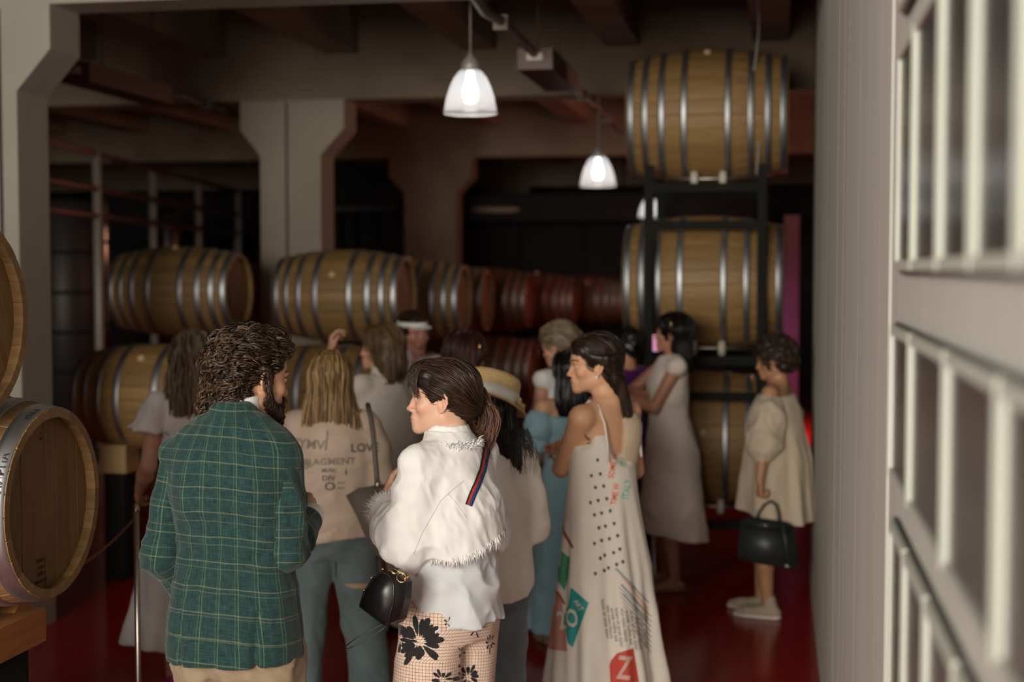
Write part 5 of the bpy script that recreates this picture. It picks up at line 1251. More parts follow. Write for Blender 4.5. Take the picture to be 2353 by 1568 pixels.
def trousers(p, m, r=(.098, .08, .085), flare=0, hem=.04, amp=.008, top=1.02):
    f = Field(wrinkle(amp, 9, 6, 3, .8), .03); f.loft([(.80, 0, -.008, .150*p.wide, .115), (.91, 0, -.020, .175*p.wide, .132), (top, 0, -.010, .150*p.wide, .115)], .03)
    for sd in (1, -1):
        g = p.leg[sd]; f.chain([V(.088*sd*p.wide, -.008, .86), g['k'], g['a']-V(0, 0, .03)], [r[0], r[1], r[2]], .022)
    f.plane((0, 0, hem), (0, 0, -1)); return p.garment('trousers', f, m)
def shoes(p, m, h=.045, sole=None, name='shoe', up=0, heel=.0):
    for sd in (1, -1):
        g = p.leg[sd]; fr = Fr(rotz(g['yaw']), g['a']); f = Field(); f.chain([(0, -.045, -.050), (0, .03, -.045), (0, .13, -.056), (0, .185, -.060)], [.038, .040, .037, .027], .02, fr=fr)
        if up: f.cone((0, -.025, -.04), (0, -.01, up), .042, .040, .02, fr=fr)
        f.plane((0, 0, -.062), (0, 0, -1), fr=fr); sh = p.garment(name, f, m, .008)
        f = Field(); f.chain([(0, -.045, -.074), (0, .04, -.074), (0, .13, -.074), (0, .187, -.074)], [.039, .038, .042, .029], .02, fr=fr); f.plane((0, 0, -.083), (0, 0, -1), fr=fr); f.plane((0, 0, -.060), (0, 0, 1), fr=fr)
        p.garment('sole', f, sole or m, .007, sh)
def top_garment(p, name, m, sec, sleeves=None, amp=.008, wr=(6, 5, 2, .9), k=.025, shoulder=.052, pl=None, cut=None, res=None, sleeve_parts=False, seed=0, collar=None, fold=None, shoulders=True, armholes=None):
    f = Field(wrinkle(amp, wr[0], wr[1], wr[2]+seed, wr[3]), .03); f.loft(sec, .02, fold=fold)
    if shoulders:
        for sd in (1, -1): f.cone(V(.06*sd, -.02, 1.405), p.sh[sd], .042, shoulder, .04)
    if sleeves and not sleeve_parts:
        for sd, (rs, up) in sleeves.items(): 
            q, ax = p.sleeve(f, sd, rs, up, .02, start=.5)
            f.plane(q+unit(ax)*.0, ax) if False else None
    for c in (cut or []): c(f)
    g = p.garment(name, f, m, res)
    if sleeves and sleeve_parts:
        for sd, (rs, up) in sleeves.items():
            f = Field(wrinkle(amp*1.2, 7, 7, 30+seed+sd, .8), .03); p.sleeve(f, sd, rs, up, .02, start=.6); p.garment('sleeve', f, m, res, g)
    return g
def collar(p, g, m, open_=True):
    f = Field(); f.loft([(1.42, 0, -.02, .090, .080), (1.45, 0, -.012, .070, .070), (1.487, 0, -.002, .061, .065)], .01)
    if open_: f.ell((0, .13, 1.47), (.055, .10, .10), .01, '-')
    f.ell((0, 0, 1.52), (.054, .060, .045), .004, '-'); return p.garment('collar', f, m, .007, g)
R9 = dict(res=.012, hres=.0068)

# 1 blonde wavy woman in white dress, behind the man, at left
a = 8
p = Person('blonde wavy-haired woman in white flutter-sleeve dress, half hidden behind the man in blazer', 440, 760, 6.55, a, head=(-8, 4, 0), arms={-1: dict(elbow=V(-.16, -.05, -1), wrist=V(-.05, .6, -.4)), 1: dict(elbow=V(.1, .0, -1), wrist=V(0, .6, -.3))}, cov=('torso',), **R9)
p.body(hands=(-1, 1))
g = top_garment(p, 'dress', white_linen, [(.29, -.02, 0, .30, .25), (.5, -.01, 0, .26, .22), (.80, 0, -.005, .200, .165), (.93, 0, -.01, .182, .142), (1.06, 0, 0, .142, .108), (1.2, 0, .004, .150, .118), (1.33, 0, -.005, .160, .108), (1.40, 0, -.018, .120, .078), (1.425, 0, -.02, .09, .07)], fold=pleat(6, .016, 1.0, .3, 1))
for sd in (1, -1):
    A = p.arm[sd]; f = Field(wrinkle(.012, 11, 4, 2, .2), .03); f.chain([p.sh[sd]+V(-.01*sd, 0, .0), p.sh[sd]+V(.025*sd, -.005, -.07), p.sh[sd]+V(.065*sd, -.01, -.155)], [.054, .066, .085], .02); f.plane(p.sh[sd]+V(0, 0, -.135), (.25*sd, 0, -1)); p.garment('sleeve', f, white_linen, .008, g)
long_hair(p, H_ASH, .30, .105, .060, .016, n=620, wave=.7, seed=4, K=20, rad=.0016, spread=1.12, ends=1.05, curl=(.006, .35), basevar=.4)
shoes(p, mat('magenta_sandal', (.45, .02, .18), .5), name='sandal', up=.02)
W1 = p
# 3 straight blonde, printed shirt, jeans
a = 3
p = Person('woman with straight blonde hair in beige printed shirt and blue jeans', 760, 806, 6.1, a, head=(-4, 4, 0), wide=1.05, arms={-1: dict(elbow=V(-.16, .0, -1), wrist=V(.25, .9, .1)), 1: dict(elbow=V(.18, -.1, -1), wrist=V(-.1, .9, .1))}, legs={1: dict(foot=(.19, 0)), -1: dict(foot=(-.16, .02))}, **R9)
p.body()
trousers(p, jeans_m, (.105, .092, .098), amp=.009)
SH3 = top_garment(p, 'shirt', print_shirt_m, [(.845, .0, -.012, .205, .165), (.90, .0, -.012, .208, .165), (1.02, 0, -.005, .205, .150), (1.16, 0, 0, .205, .145), (1.28, 0, -.005, .200, .130), (1.36, 0, -.015, .175, .105), (1.42, 0, -.02, .10, .078)], {1: ((.065, .075, .06), .9), -1: ((.06, .065, .05), .9)}, amp=.013, wr=(5, 9, 4, .7), cut=[lambda f: f.plane((0, 0, .89), (.10, 0, -1))])
long_hair(p, H_BLOND, .285, .098, .052, .012, n=800, seed=7, rad=.0017, ends=2.0, spread=1.5, basevar=.45)
shoes(p, mat('white_sneaker', (.5, .48, .44), .6), sole=mat('white_sole', (.6, .58, .55), .6))
P3 = p; bv = p.bvh(SH3)
dk = mat('faded_print', (.10, .085, .08), .7); md = mat('pale_print', (.22, .175, .145), .7)
for (t_, x, y, s_, an, mm, sx) in (('LOVE', 838, 1030, 27, 2, dk, 1), ('PYMVI', 712, 1022, 30, -6, md, 1), ('FRAGMENT', 755, 1062, 22, 2, md, 1.1), ('MUSIC', 757, 1082, 12, 0, dk, 1), ('DIV', 755, 1100, 17, 0, dk, 1.1), ('O', 758, 1119, 26, 0, dk, 1.2), ('i', 795, 1085, 22, 0, dk, 1), ('&', 705, 1068, 30, 20, md, 1), ('J', 752, 1000, 26, 0, md, 1), ('S', 856, 990, 22, 20, md, 1)):
    p.text('print_lettering', SH3, t_, x, y, s_, an, mm, sx, bv=bv)
p.decal('print_panel', SH3, [[(776, 1108), (792, 1108), (792, 1112), (776, 1112)], [(776, 1120), (792, 1120), (792, 1124), (776, 1124)]], md, bv=bv)
# torn thigh of the jeans
tr3 = [c for c in p.root.children if c.name.startswith('trousers')][0]
p.decal('torn_knee', tr3, [[(790, 1342), (805, 1348), (835, 1349), (858, 1342), (838, 1353), (810, 1353)]], mat('torn_skin', (.33, .20, .12), .6))
p.decal('back_seam', tr3, [[(770, 1288), (775, 1288), (773, 1330), (771, 1330)]], mat('dark_seam', (.02, .03, .035), .8))
# her grey shoulder tote
tb = thing('tote_bag', 'grey leather tote on the shoulder of the straight-haired blonde', 'bag', atD(845, 1250, 6.0)); d0 = 5.88
grey_leather = mat('taupe_leather', (.115, .10, .082), .55)
def px_prism(name, pts, d, th, m, parent, bevel=.006):
    bm = bmesh.new(); A = [bm.verts.new(atD(x, y, d-th/2)) for x, y in pts]; B = [bm.verts.new(atD(x, y, d+th/2)) for x, y in pts]; n = len(pts)
    bm.faces.new(A); bm.faces.new(B[::-1])
    for i in range(n): bm.faces.new((A[i], A[(i+1) % n], B[(i+1) % n], B[i]))
    M = Matrix.Translation(parent.location).inverted(); bmesh.ops.transform(bm, matrix=M, verts=bm.verts); return obj(name, bm, m, parent, True, bevel=bevel)
px_prism('body', [(803, 1142), (826, 1128), (880, 1120), (893, 1150), (895, 1225), (888, 1282), (868, 1272), (845, 1230), (826, 1185)], d0, .09, grey_leather, tb, .012)
def px_tube(name, pts, d, r, m, parent, n=8):
    bm = bmesh.new(); tube_into(bm, [atD(x, y, (d[i] if hasattr(d, '__len__') else d))-parent.location for i, (x, y) in enumerate(pts)], r, n); return obj(name, bm, m, parent, True)
px_tube('strap', [(845, 930), (852, 960), (858, 1000), (862, 1050), (866, 1095), (868, 1130)], [6.02, 5.93, 5.88, 5.86, 5.85, 5.86], .011, grey_leather, tb)
px_tube('strap_ring', [(868, 1106), (868, 1114), (868, 1122)], 5.84, .014, steel, tb)

# 4 brown bob, off-white shirt, hand raised
a = 42
p = Person('woman with brown bob and loose off-white shirt, raising a hand to her face', 880, 745, 7.75, a, head=(36, -2, 0), wide=1.08, show=(-1,), arms={-1: dict(elbow=cl(a, -.35, -.25, .85), wrist=cl(a, -.25, .95, -.1), hand=cl(a, .1, 1, .1), palm=cl(a, .9, 0, .1), curl=(35, 40, 45, 50)), 1: dict(elbow=V(.12, -.05, -1), wrist=V(-.1, .7, -.5))}, skin=(.62, .33, .22), **R9)
p.body(); trousers(p, beige_m)
g = top_garment(p, 'shirt', shirt_grey_m, [(.86, 0, -.02, .225, .19), (1.0, 0, -.02, .220, .18), (1.15, 0, -.01, .212, .165), (1.28, 0, -.008, .20, .14), (1.36, 0, -.016, .17, .11), (1.43, 0, -.02, .10, .08)], {-1: ((.065, .075, .06), .52), 1: ((.065, .085, .07), .9)}, amp=.012, wr=(4, 2, 3, .3))
collar(p, g, shirt_grey_m, False)
long_hair(p, H_LIGHT, .165, .098, .075, .018, n=600, seed=9, rad=.0018, ends=1.1, spread=1.05)
shoes(p, black_m)
# 5 man facing us with white visor
p = Person('man in white visor cap and white open-collar shirt, facing the group', 948, 716, 8.6, -156, male=True, skin=(.74, .36, .27), head=(6, 4, 3), arms={-1: dict(elbow=V(-.15, 0, -1), wrist=V(.3, .8, .2)), 1: dict(elbow=V(.15, 0, -1), wrist=V(-.3, .8, .1))}, hairlift=.012, **R9)
p.body(); trousers(p, chino_m)
g = top_garment(p, 'shirt', white_cotton, [(.86, 0, 0, .20, .15), (1.1, 0, 0, .19, .14), (1.3, 0, 0, .20, .135), (1.37, 0, -.012, .18, .11), (1.43, 0, -.02, .105, .085)], {1: ((.065, .068, .055), .9), -1: ((.065, .068, .055), .9)}, amp=.008, cut=[lambda f: f.ell((0, .11, 1.45), (.05, .09, .12), .01, '-')])
collar(p, g, white_cotton)
short_hair(p, H_BROWN, .010, n=260)
f = Field(); f.loft([(.050, 0, 0, .090, .112), (.080, 0, 0, .088, .109)], .005, fr=Fr(p.HR, p.H.pt((0, -.014, 0)))); vis = p.garment('visor_band', f, white_cotton, .006)
f = Field(); f.ell((0, .105, .052), (.060, .055, .008), .01, fr=p.H); p.garment('visor_peak', f, white_cotton, .006, vis)
shoes(p, black_m)
# 6 dark-haired woman with clip, patterned dress
a = -36
p = Person('dark-haired woman with gold hair clip and dark patterned dress', 1073, 760, 7.3, a, head=(-16, 6, 0), arms={1: dict(elbow=V(.1, .0, -1), wrist=V(0, .9, -.2)), -1: dict(elbow=V(-.1, 0, -1), wrist=V(.1, .8, -.2))}, cov=('torso',), **R9)
p.body()
pat = fabric('dark_patterned_cloth', (.30, .27, .25), (.015, .02, .03), sc=26, bump=None, con=5)
top_garment(p, 'dress', pat, [(.35, 0, 0, .27, .24), (.7, 0, 0, .22, .18), (.93, 0, -.01, .185, .145), (1.07, 0, 0, .142, .11), (1.2, 0, 0, .158, .12), (1.34, 0, -.01, .165, .108), (1.42, 0, -.02, .095, .072)], {1: ((.058, .056, .05), .45), -1: ((.058, .056, .05), .45)}, fold=pleat(7, .014, 1.0, .4, 2))
hb = long_hair(p, H_AUB, .30, .100, .060, .016, n=420, seed=12, rad=.0026, ends=.9)
bm = bmesh.new(); tube_into(bm, [p.H.pt(v) for v in ((.092, -.005, .085), (.102, .0, .065), (.104, -.002, .045))], .005, 8); obj('hair_clip', bm, gold_m, p.root, True)
shoes(p, black_m)
# 8 straw hat woman
a = 26
p = Person('woman in straw hat with long black hair, cream shirt and blue jeans', 1128, 880, 5.35, a, head=(22, 2, 17), wide=1.04, arms={-1: dict(elbow=V(-.14, .0, -1), wrist=V(0, .8, .1)), 1: dict(elbow=V(.10, -.1, -1), wrist=V(-.1, .9, .0))}, hairlift=-.005, res=.008, hres=.005)
p.body(hands=(1, -1)); trousers(p, jeans2_m, (.10, .085, .088), amp=.008)
cream = fabric('cream_shirt_cloth', (.74, .69, .62), (.67, .62, .56), sc=8, bump=(90, .2, .002))
SH8 = top_garment(p, 'shirt', cream, [(.805, 0, -.015, .195, .16), (.9, 0, -.018, .198, .160), (1.05, 0, -.01, .192, .15), (1.2, 0, -.005, .192, .145), (1.32, 0, -.012, .182, .12), (1.38, 0, -.018, .15, .098), (1.44, 0, -.018, .085, .075)], {1: ((.060, .068, .06), .9), -1: ((.060, .068, .06), .9)}, amp=.011, wr=(5, 6, 12, .6), cut=[lambda f: f.plane((0, 0, .835), (.20, 0, -1))])
collar(p, SH8, cream, False)
f = Field(lambda q: (.005*vnoise(q*np.array((50, 50, 6), F32))).astype(F32), .03); prims_cap(p, f, .004)
HF = Fr(rotz(p.hyaw-10), V(p.hc[0], p.hc[1], 0)); z0 = p.hc[2]
f.loft([(z0-.37, .105, -.080, .022, .022), (z0-.27, .090, -.085, .034, .030), (z0-.17, .055, -.082, .060, .040), (z0-.07, .015, -.072, .082, .055), (z0+.03, 0, -.03, .080, .085)], .03, fr=HF); cut_face(p, f, ears=False)
fl = lambda X, t: np.tile(unit(V(.30, -.1, -1)), (len(X), 1)) @ p.HR.T
p.hair(f, H_BLACK, fl, n=420, K=22, step=.020, rad=.002, noise_amp=.15, jitter=.004, seed=3)
rs = np.random.RandomState(5); T = []
for i in range(60):
    w0 = rs.rand(); x0 = 1150+60*rs.rand(); pts = []
    c_ = [(x0, 985), (x0+8+10*w0, 1015), (x0+14+14*w0, 1045), (x0+20+6*w0, 1080+20*w0)]
    for k in range(14):
        t = k/13*3; j = min(int(t), 2); u = t-j; x = c_[j][0]*(1-u)+c_[j+1][0]*u+4*math.sin(k*.7+i); y = c_[j][1]*(1-u)+c_[j+1][1]*u; pts.append(p.local(x, y, 5.165+.0*k))
    T.append(pts)
strands('loose_hair', np.array(T, F32), .0012, H_BLACK, p.root, rs)
straw = mat('woven_straw', (.62, .44, .21), .65, noise=(60, 2.5), col2=(.46, .30, .12), bump=(130, .8, .004), stretch=(1, 1, 4))
hat = thing('straw_hat', 'natural straw boater hat with white ribbon on the black-haired woman', 'hat', tuple(p.M @ Vector(p.H.pt((0, -.012, .055)))))
Rh_ = (Matrix.Rotation(p.rz, 3, 'Z') @ Matrix(p.HR.tolist()) @ Matrix.Rotation(math.radians(-5), 3, 'X')); Rh_ = Matrix.Rotation(math.radians(11), 3, Vector(ray(1150, 900))) @ Rh_; hat.rotation_euler = Rh_.to_euler(); hat.location += CR @ Vector((-.004, -.006, 0)); hat.scale = (1.13, 1.13, 1.08)
def ringed(r0, z0_, r1, z1_, n): return [(r0+(r1-r0)*i/n+(.0012 if i % 2 else 0), z0_+(z1_-z0_)*i/n) for i in range(n+1)]
bm = bmesh.new(); lathe_into(bm, ringed(.092, .0, .083, .086, 14)+[(.076, .098), (.066, .102)]+ringed(.060, .1025, .004, .104, 10)+[(0, .104)], 56); bmesh.ops.transform(bm, matrix=Matrix.Diagonal((1, 1.16, 1, 1)), verts=bm.verts); obj('crown', bm, straw, hat, True)
bm = bmesh.new(); pr = ringed(.090, .004, .128, -.004, 10); lathe_into(bm, pr+[(.129, -.007)]+[(r, z-.005) for r, z in pr[::-1]], 64, closed=True); bmesh.ops.transform(bm, matrix=Matrix.Diagonal((1, 1.10, 1, 1)), verts=bm.verts)
for v in bm.verts: v.co.z += .010*max(0, math.hypot(v.co.x, v.co.y)-.1)/.05*math.sin(2*math.atan2(v.co.y, v.co.x)+.6)
obj('brim', bm, straw, hat, True)
rib = fabric('white_ribbon', (.66, .64, .58), sc=30, bump=(60, .3, .003))
bm = bmesh.new(); lathe_into(bm, [(.0955, .002), (.0940, .020), (.0900, .046), (.088, .046), (.093, .002)], 56, closed=True); bmesh.ops.transform(bm, matrix=Matrix.Diagonal((1, 1.15, 1, 1)), verts=bm.verts); rb = obj('ribbon', bm, rib, hat, True)
f = Field(lambda q: (.002*vnoise(q*120)).astype(F32)); 
for (x, y, z, ang) in ((.02, -.118, .014, 20), (.055, -.105, .012, -15), (.085, -.085, .004, 25)): f.ell((x, y, z), (.030, .008, .012), .006, R=rot(0, ang, 35))
P_, Q_ = f.mesh(.004); np_mesh('bow', P_, Q_, straw, rb)
# 9 short fair-haired woman in white sleeveless top
a = 48
p = Person('short fair-haired woman in white sleeveless top looking down', 1276, 741, 8.3, a, head=(14, 16, 0), arms={-1: dict(elbow=cl(a, -.12, -1, -.05), wrist=cl(a, -.1, -.75, .5)), 1: dict(elbow=V(.1, .1, -1), wrist=V(0, .8, -.2))}, skin=(.60, .32, .21), cov=('torso',), **R9)
p.body()
g = top_garment(p, 'top', white_cotton, [(.90, 0, -.01, .185, .15), (1.0, 0, 0, .175, .14), (1.15, 0, 0, .165, .13), (1.28, 0, 0, .165, .122), (1.37, 0, -.015, .145, .098), (1.42, 0, -.02, .095, .075)], amp=.006, shoulder=.060)
floral = fabric('floral_skirt_cloth', (.42, .36, .30), (.06, .05, .045), sc=18, bump=None, con=4)
f = Field(); f.loft([(.32, 0, 0, .25, .22), (.6, 0, 0, .215, .18), (.93, 0, -.01, .182, .14), (1.0, 0, 0, .16, .12)], fold=pleat(7, .012, 1.0, .4, 3)); p.garment('skirt', f, floral)
short_hair(p, H_ASH, .018, bun=(0, -.10, .05, .045), n=300, seed=5)
shoes(p, black_m)
# 10 long black hair, pale blue off-shoulder dress
a = 22
p = Person('woman with long black hair in pale blue off-shoulder puff-sleeve dress', 1306, 803, 7.55, a, head=(4, 4, 0), arms={-1: dict(elbow=cl(a, -.20, -1, .0), wrist=cl(a, -.05, -.9, .3)), 1: dict(elbow=V(.1, .0, -1), wrist=V(0, .7, -.2))}, skin=(.50, .28, .17), cov=('torso',), **R9)
p.body()
g = top_garment(p, 'dress', blue_m, [(.10, -.02, 0, .24, .22), (.3, -.01, 0, .23, .20), (.6, 0, 0, .205, .175), (.93, 0, -.01, .178, .14), (1.07, 0, 0, .140, .108), (1.2, 0, 0, .155, .118), (1.30, 0, -.002, .165, .118), (1.335, 0, -.006, .160, .112)], shoulders=False, fold=pleat(6, .014, 1.0, .1, 5))
for sd in (1, -1):
    A = p.arm[sd]; f = Field(wrinkle(.012, 14, 8, 2, .5), .03); f.ell(p.sh[sd]*.62+A['e']*.38+V(.0*sd, 0, 0), (.085, .088, .100), .03); f.ell(p.sh[sd]*.25+A['e']*.75, (.062, .064, .055), .02); f.ell(A['e']+V(0, 0, .035), (.070, .072, .032), .01)
    f.plane(p.sh[sd]+V(0, 0, -.028), (-.5*sd, 0, 1)); p.garment('sleeve', f, blue_m, .0085, g)
long_hair(p, H_BLACK, .27, .088, .055, .012, n=300, seed=15, rad=.0026, ends=.6, side=-.015)
shoes(p, mat('floral_shoe', (.30, .24, .14), .6, noise=(40, 5), col2=(.06, .07, .04)))
# 11 strappy printed maxi dress
a = 52
p = Person('woman looking left in white strappy printed maxi dress, arms folded', 1368, 765, 5.9, a, head=(46, 3, -2), headoff=(-.02, .02, 0), arms={-1: dict(elbow=cl(a, -.25, -.70, .42), wrist=cl(a, .25, .15, .95), hand=cl(a, .5, .2, .8), palm=cl(a, .6, 0, -.6)), 1: dict(elbow=cl(a, .1, -.9, .3), wrist=cl(a, -.9, .3, .1), hand=cl(a, -1, 0, 0), palm=cl(a, 0, -.2, -1))}, skin=(.60, .335, .20), hairlift=.010, cov=('torso',), res=.0075, hres=.004, lip=(.42, .14, .11), nose=1.0)
for sd in (1, -1): p.sh[sd] = p.sh[sd]+V(0, 0, -.01)
p.body()
f = Field(wrinkle(.006, 4, 2, 5, .2), .05)
f.loft([(.02, 0, -.03, .275, .25), (.25, 0, -.02, .250, .225), (.55, 0, -.015, .216, .195), (.85, 0, -.01, .182, .160), (1.05, 0, -.002, .160, .134), (1.20, 0, .004, .152, .120), (1.27, 0, .010, .148, .118), (1.33, 0, .03, .128, .088)], .02, fold=pleat(7, .024, 1.15, .1, 3))
for sd in (1, -1): f.ell((.168*sd, -.02, 1.325), (.062, .075, .088), .012, '-')
f.ell((0, -.135, 1.36), (.120, .085, .19), .012, '-')
DR = p.garment('dress', f, dress_m, .0095)
for sd in (-1, 1):
    pts = [(.085*sd, .085, 1.315), (.092*sd, .050, 1.385), (.094*sd, 0, 1.438), (.094*sd, -.045, 1.422), (.10*sd, -.085, 1.35), (.108*sd, -.105, 1.27), (.112*sd, -.112, 1.20)]
    bm = bmesh.new(); tube_into(bm, pts, .0052, 8); obj('shoulder_strap', bm, dress_m, DR, True)
sheer = fabric('sheer_back_net', (.46, .36, .26), (.40, .30, .21), sc=30, bump=None)
f = Field(); f.loft([(1.06, .05, -.03, .055, .05), (1.2, .062, -.042, .080, .072), (1.28, .07, -.045, .085, .078), (1.34, .075, -.04, .085, .078), (1.38, .085, -.03, .07, .06)], .01); f.plane((.03, 0, 1.2), (-1, .25, .1)); p.garment('back_panel', f, sheer, .0075, DR)
# long straight hair behind the shoulder
f = Field(lambda q: (.003*vnoise(q*np.array((70, 70, 7), F32))).astype(F32), .03); prims_cap(p, f, .009); HF = Fr(rotz(0), V(p.hc[0], p.hc[1], 0)); z0 = p.hc[2]
f.loft([(z0-.31, .085, -.105, .014, .014), (z0-.22, .078, -.105, .026, .022), (z0-.12, .055, -.09, .036, .032), (z0-.04, .03, -.072, .050, .048), (z0+.04, 0, -.035, .07, .075)], .03, fr=HF)
H = p.H; f.ell((0, .122, -.035), (.10, .080, .105), .006, '-', fr=H); f.ell((0, .02, -.10), (.12, .07, .08), .008, '-', fr=H)
for x in (1, -1): f.ell((.087*x, .004, -.028), (.030, .036, .046), .006, '-', fr=H)
def fl(X, t):
    h = p.H.inv(X); t_ = V(0, -.10, -.02)-h; t_ /= np.linalg.norm(t_, axis=1)[:, None]+1e-6; low = np.clip((-.02-h[:, 2])*20, 0, 1)[:, None]; return (t_ @ p.H.R.T)*(1-low)+unit(V(.25, -.1, -1))*low
p.hair(f, H_DARK, fl, n=600, K=24, step=.015, rad=.0016, noise_amp=.07, jitter=.0015, lift=.001, seed=3, basevar=.15, stripes=(30, 30, 90))
bm = bmesh.new(); bmesh.ops.create_uvsphere(bm, u_segments=12, v_segments=8, radius=.006, matrix=Matrix.Translation(p.H.pt((-.079, .002, -.038)).tolist())); obj('earring', bm, mat('pearl', (.8, .76, .7), .2), p.root, True)
p.decal('tattoo', p.body_o, [[(1345, 1008), (1352, 1004), (1358, 1010), (1352, 1014)], [(1348, 1018), (1362, 1014), (1364, 1019), (1352, 1023)], [(1342, 1000), (1346, 998), (1349, 1006), (1345, 1007)]], mat('tattoo_ink', (.16, .09, .06), .6))
# printed marks of the dress
bv = p.bvh(DR); c_teal = mat('teal_print', (.02, .26, .25), .7); c_red = mat('red_print', (.46, .05, .03), .7); c_or = mat('orange_print', (.70, .16, .07), .7); c_mint = mat('mint_print', (.16, .55, .38), .7); c_pink = mat('rose_print', (.46, .22, .17), .7); c_gr = mat('leaf_green_print', (.06, .28, .15), .7); c_blu = mat('steel_blue_print', (.20, .30, .33), .7); c_blk = mat('charcoal_print', (.05, .055, .05), .7); c_gry = mat('grey_type_print', (.26, .23, .20), .7); c_br = mat('rust_print', (.30, .08, .04), .7); c_pch = mat('peach_print', (.60, .36, .28), .7)
dots = [(1373, 1058), (1379, 1090), (1359, 1094), (1368, 1121), (1387, 1118), (1357, 1156), (1374, 1151), (1394, 1147), (1366, 1184), (1382, 1180), (1402, 1175), (1376, 1214), (1391, 1210), (1411, 1204), (1366, 1250), (1382, 1243), (1400, 1239), (1419, 1232), (1379, 1284), (1389, 1277), (1410, 1271), (1424, 1263), (1368, 1319), (1388, 1312), (1398, 1306), (1417, 1298), (1431, 1292)]
for (x, y) in dots: p.decal('printed_mark', DR, [[(x-3.4, y-4), (x+3, y-4.2), (x+3.6, y+1), (x+1, y+4.6), (x-3, y+2)]], c_blk, bv=bv)
p.decal('teal_block', DR, [[(1312, 1350), (1353, 1386), (1316, 1489), (1305, 1478), (1295, 1420), (1306, 1392)]], c_teal, bv=bv, off=.0014)
cream_p = mat('cream_print', (.60, .54, .48), .7)
p.text('block_number', DR, '2O', 1306, 1425, 58, 12, cream_p, .62, bv=bv)
p.text('block_caption', DR, 'ART', 1330, 1392, 15, -58, cream_p, 1, bv=bv)
p.decal('red_block', DR, [[(1400, 1530), (1404, 1518), (1418, 1502), (1455, 1490), (1468, 1568), (1403, 1574)]], c_red, bv=bv, off=.0014)
p.text('block_letter', DR, 'Z', 1434, 1538, 74, -6, mat('pale_rose_print', (.52, .34, .30), .7), .62, bv=bv)
p.decal('rose_panel', DR, [[(1264, 1345), (1290, 1368), (1296, 1420), (1304, 1498), (1246, 1490)]], c_pink, bv=bv, off=.0010)
p.decal('green_patch', DR, [[(1284, 1262), (1310, 1282), (1306, 1330), (1298, 1358), (1278, 1330)]], c_gr, bv=bv)
p.decal('rust_line', DR, [[(1286, 1168), (1291, 1170), (1297, 1218), (1319, 1258), (1315, 1262), (1291, 1222)]], c_br, bv=bv)
p.decal('rust_line', DR, [[(1258, 1342), (1285, 1362), (1300, 1388), (1296, 1390), (1280, 1366), (1256, 1347)]], c_br, bv=bv)
for (q0, q1) in (((1413, 1308), (1490, 1388)), ((1425, 1345), (1488, 1412)), ((1430, 1368), (1488, 1430))): p.decal('blue_stripe', DR, [[q0, (q0[0]+4, q0[1]-3), (q1[0]+1, q1[1]-3), q1]], c_blu, bv=bv)
p.decal('peach_band', DR, [[(1425, 1322), (1430, 1322), (1489, 1395), (1489, 1408)], [(1426, 1338), (1489, 1412), (1489, 1424)]], c_pch, bv=bv, off=.001)
for (t_, x, y, s_, an, mm) in (('SOME WALL', 1411, 1058, 19, 80, c_or), ('TIME W', 1413, 1136, 18, 82, c_or), ('ITALY', 1440, 1125, 22, 82, c_mint), ('ITA', 1433, 1062, 18, 84, c_mint)): p.text('print_lettering', DR, t_, x, y, s_, an, mm, .8, bv=bv)
for i in range(9):
    x0 = 1384+i*9; y0 = 1362+3*i; n_ = 110+ (i*7) % 25
    p.text('type_column', DR, ['lorem sit amet dolor', 'vino rosso bianco', 'annata collina sud'][i % 3], x0+6+i*2.0, y0+n_/2+6, 11.5, -82, c_gry, .95, bv=bv)
for i in range(8): p.decal('hatch_line', DR, [[(1420+3*i, 1350+11*i), (1421+3*i, 1349+11*i), (1497, 1416+12*i), (1496, 1418+12*i)]], c_gry, bv=bv)
for (x, y) in ((1452, 958), (1447, 975)): p.decal('print_dot', DR, [[(x-3, y-3), (x+3, y-3), (x+3, y+3), (x-3, y+3)]], c_blk)
shoes(p, mat('tan_sandal', (.35, .2, .1), .6))
P11 = p
# 13 purple-clad guest behind, hand raised
a = 30
p = Person('guest in purple dress raising a phone, mostly hidden behind the crowd', 1440, 752, 9.3, a, skin=(.62, .30, .17), head=(30, 0, 0), show=(-1,), arms={-1: dict(elbow=cl(a, -.7, -.2, .3), wrist=cl(a, .1, 1, 0), hand=cl(a, 0, 1, .1), palm=cl(a, .6, 0, -.5), curl=(40, 45, 50, 55)), 1: dict(elbow=V(.1, 0, -1), wrist=V(0, .7, -.2))}, cov=('torso',), **R9)
p.body()
top_garment(p, 'dress', fabric('purple_cloth', (.10, .012, .14), sc=10, bump=None), [(.45, 0, 0, .24, .2), (.93, 0, 0, .18, .14), (1.07, 0, 0, .145, .11), (1.25, 0, 0, .16, .12), (1.36, 0, -.01, .15, .1), (1.42, 0, -.02, .095, .075)], {-1: ((.056, .054, .05), .40), 1: ((.056, .054, .05), .40)})
short_hair(p, H_BLACK, .012, n=150); shoes(p, black_m)
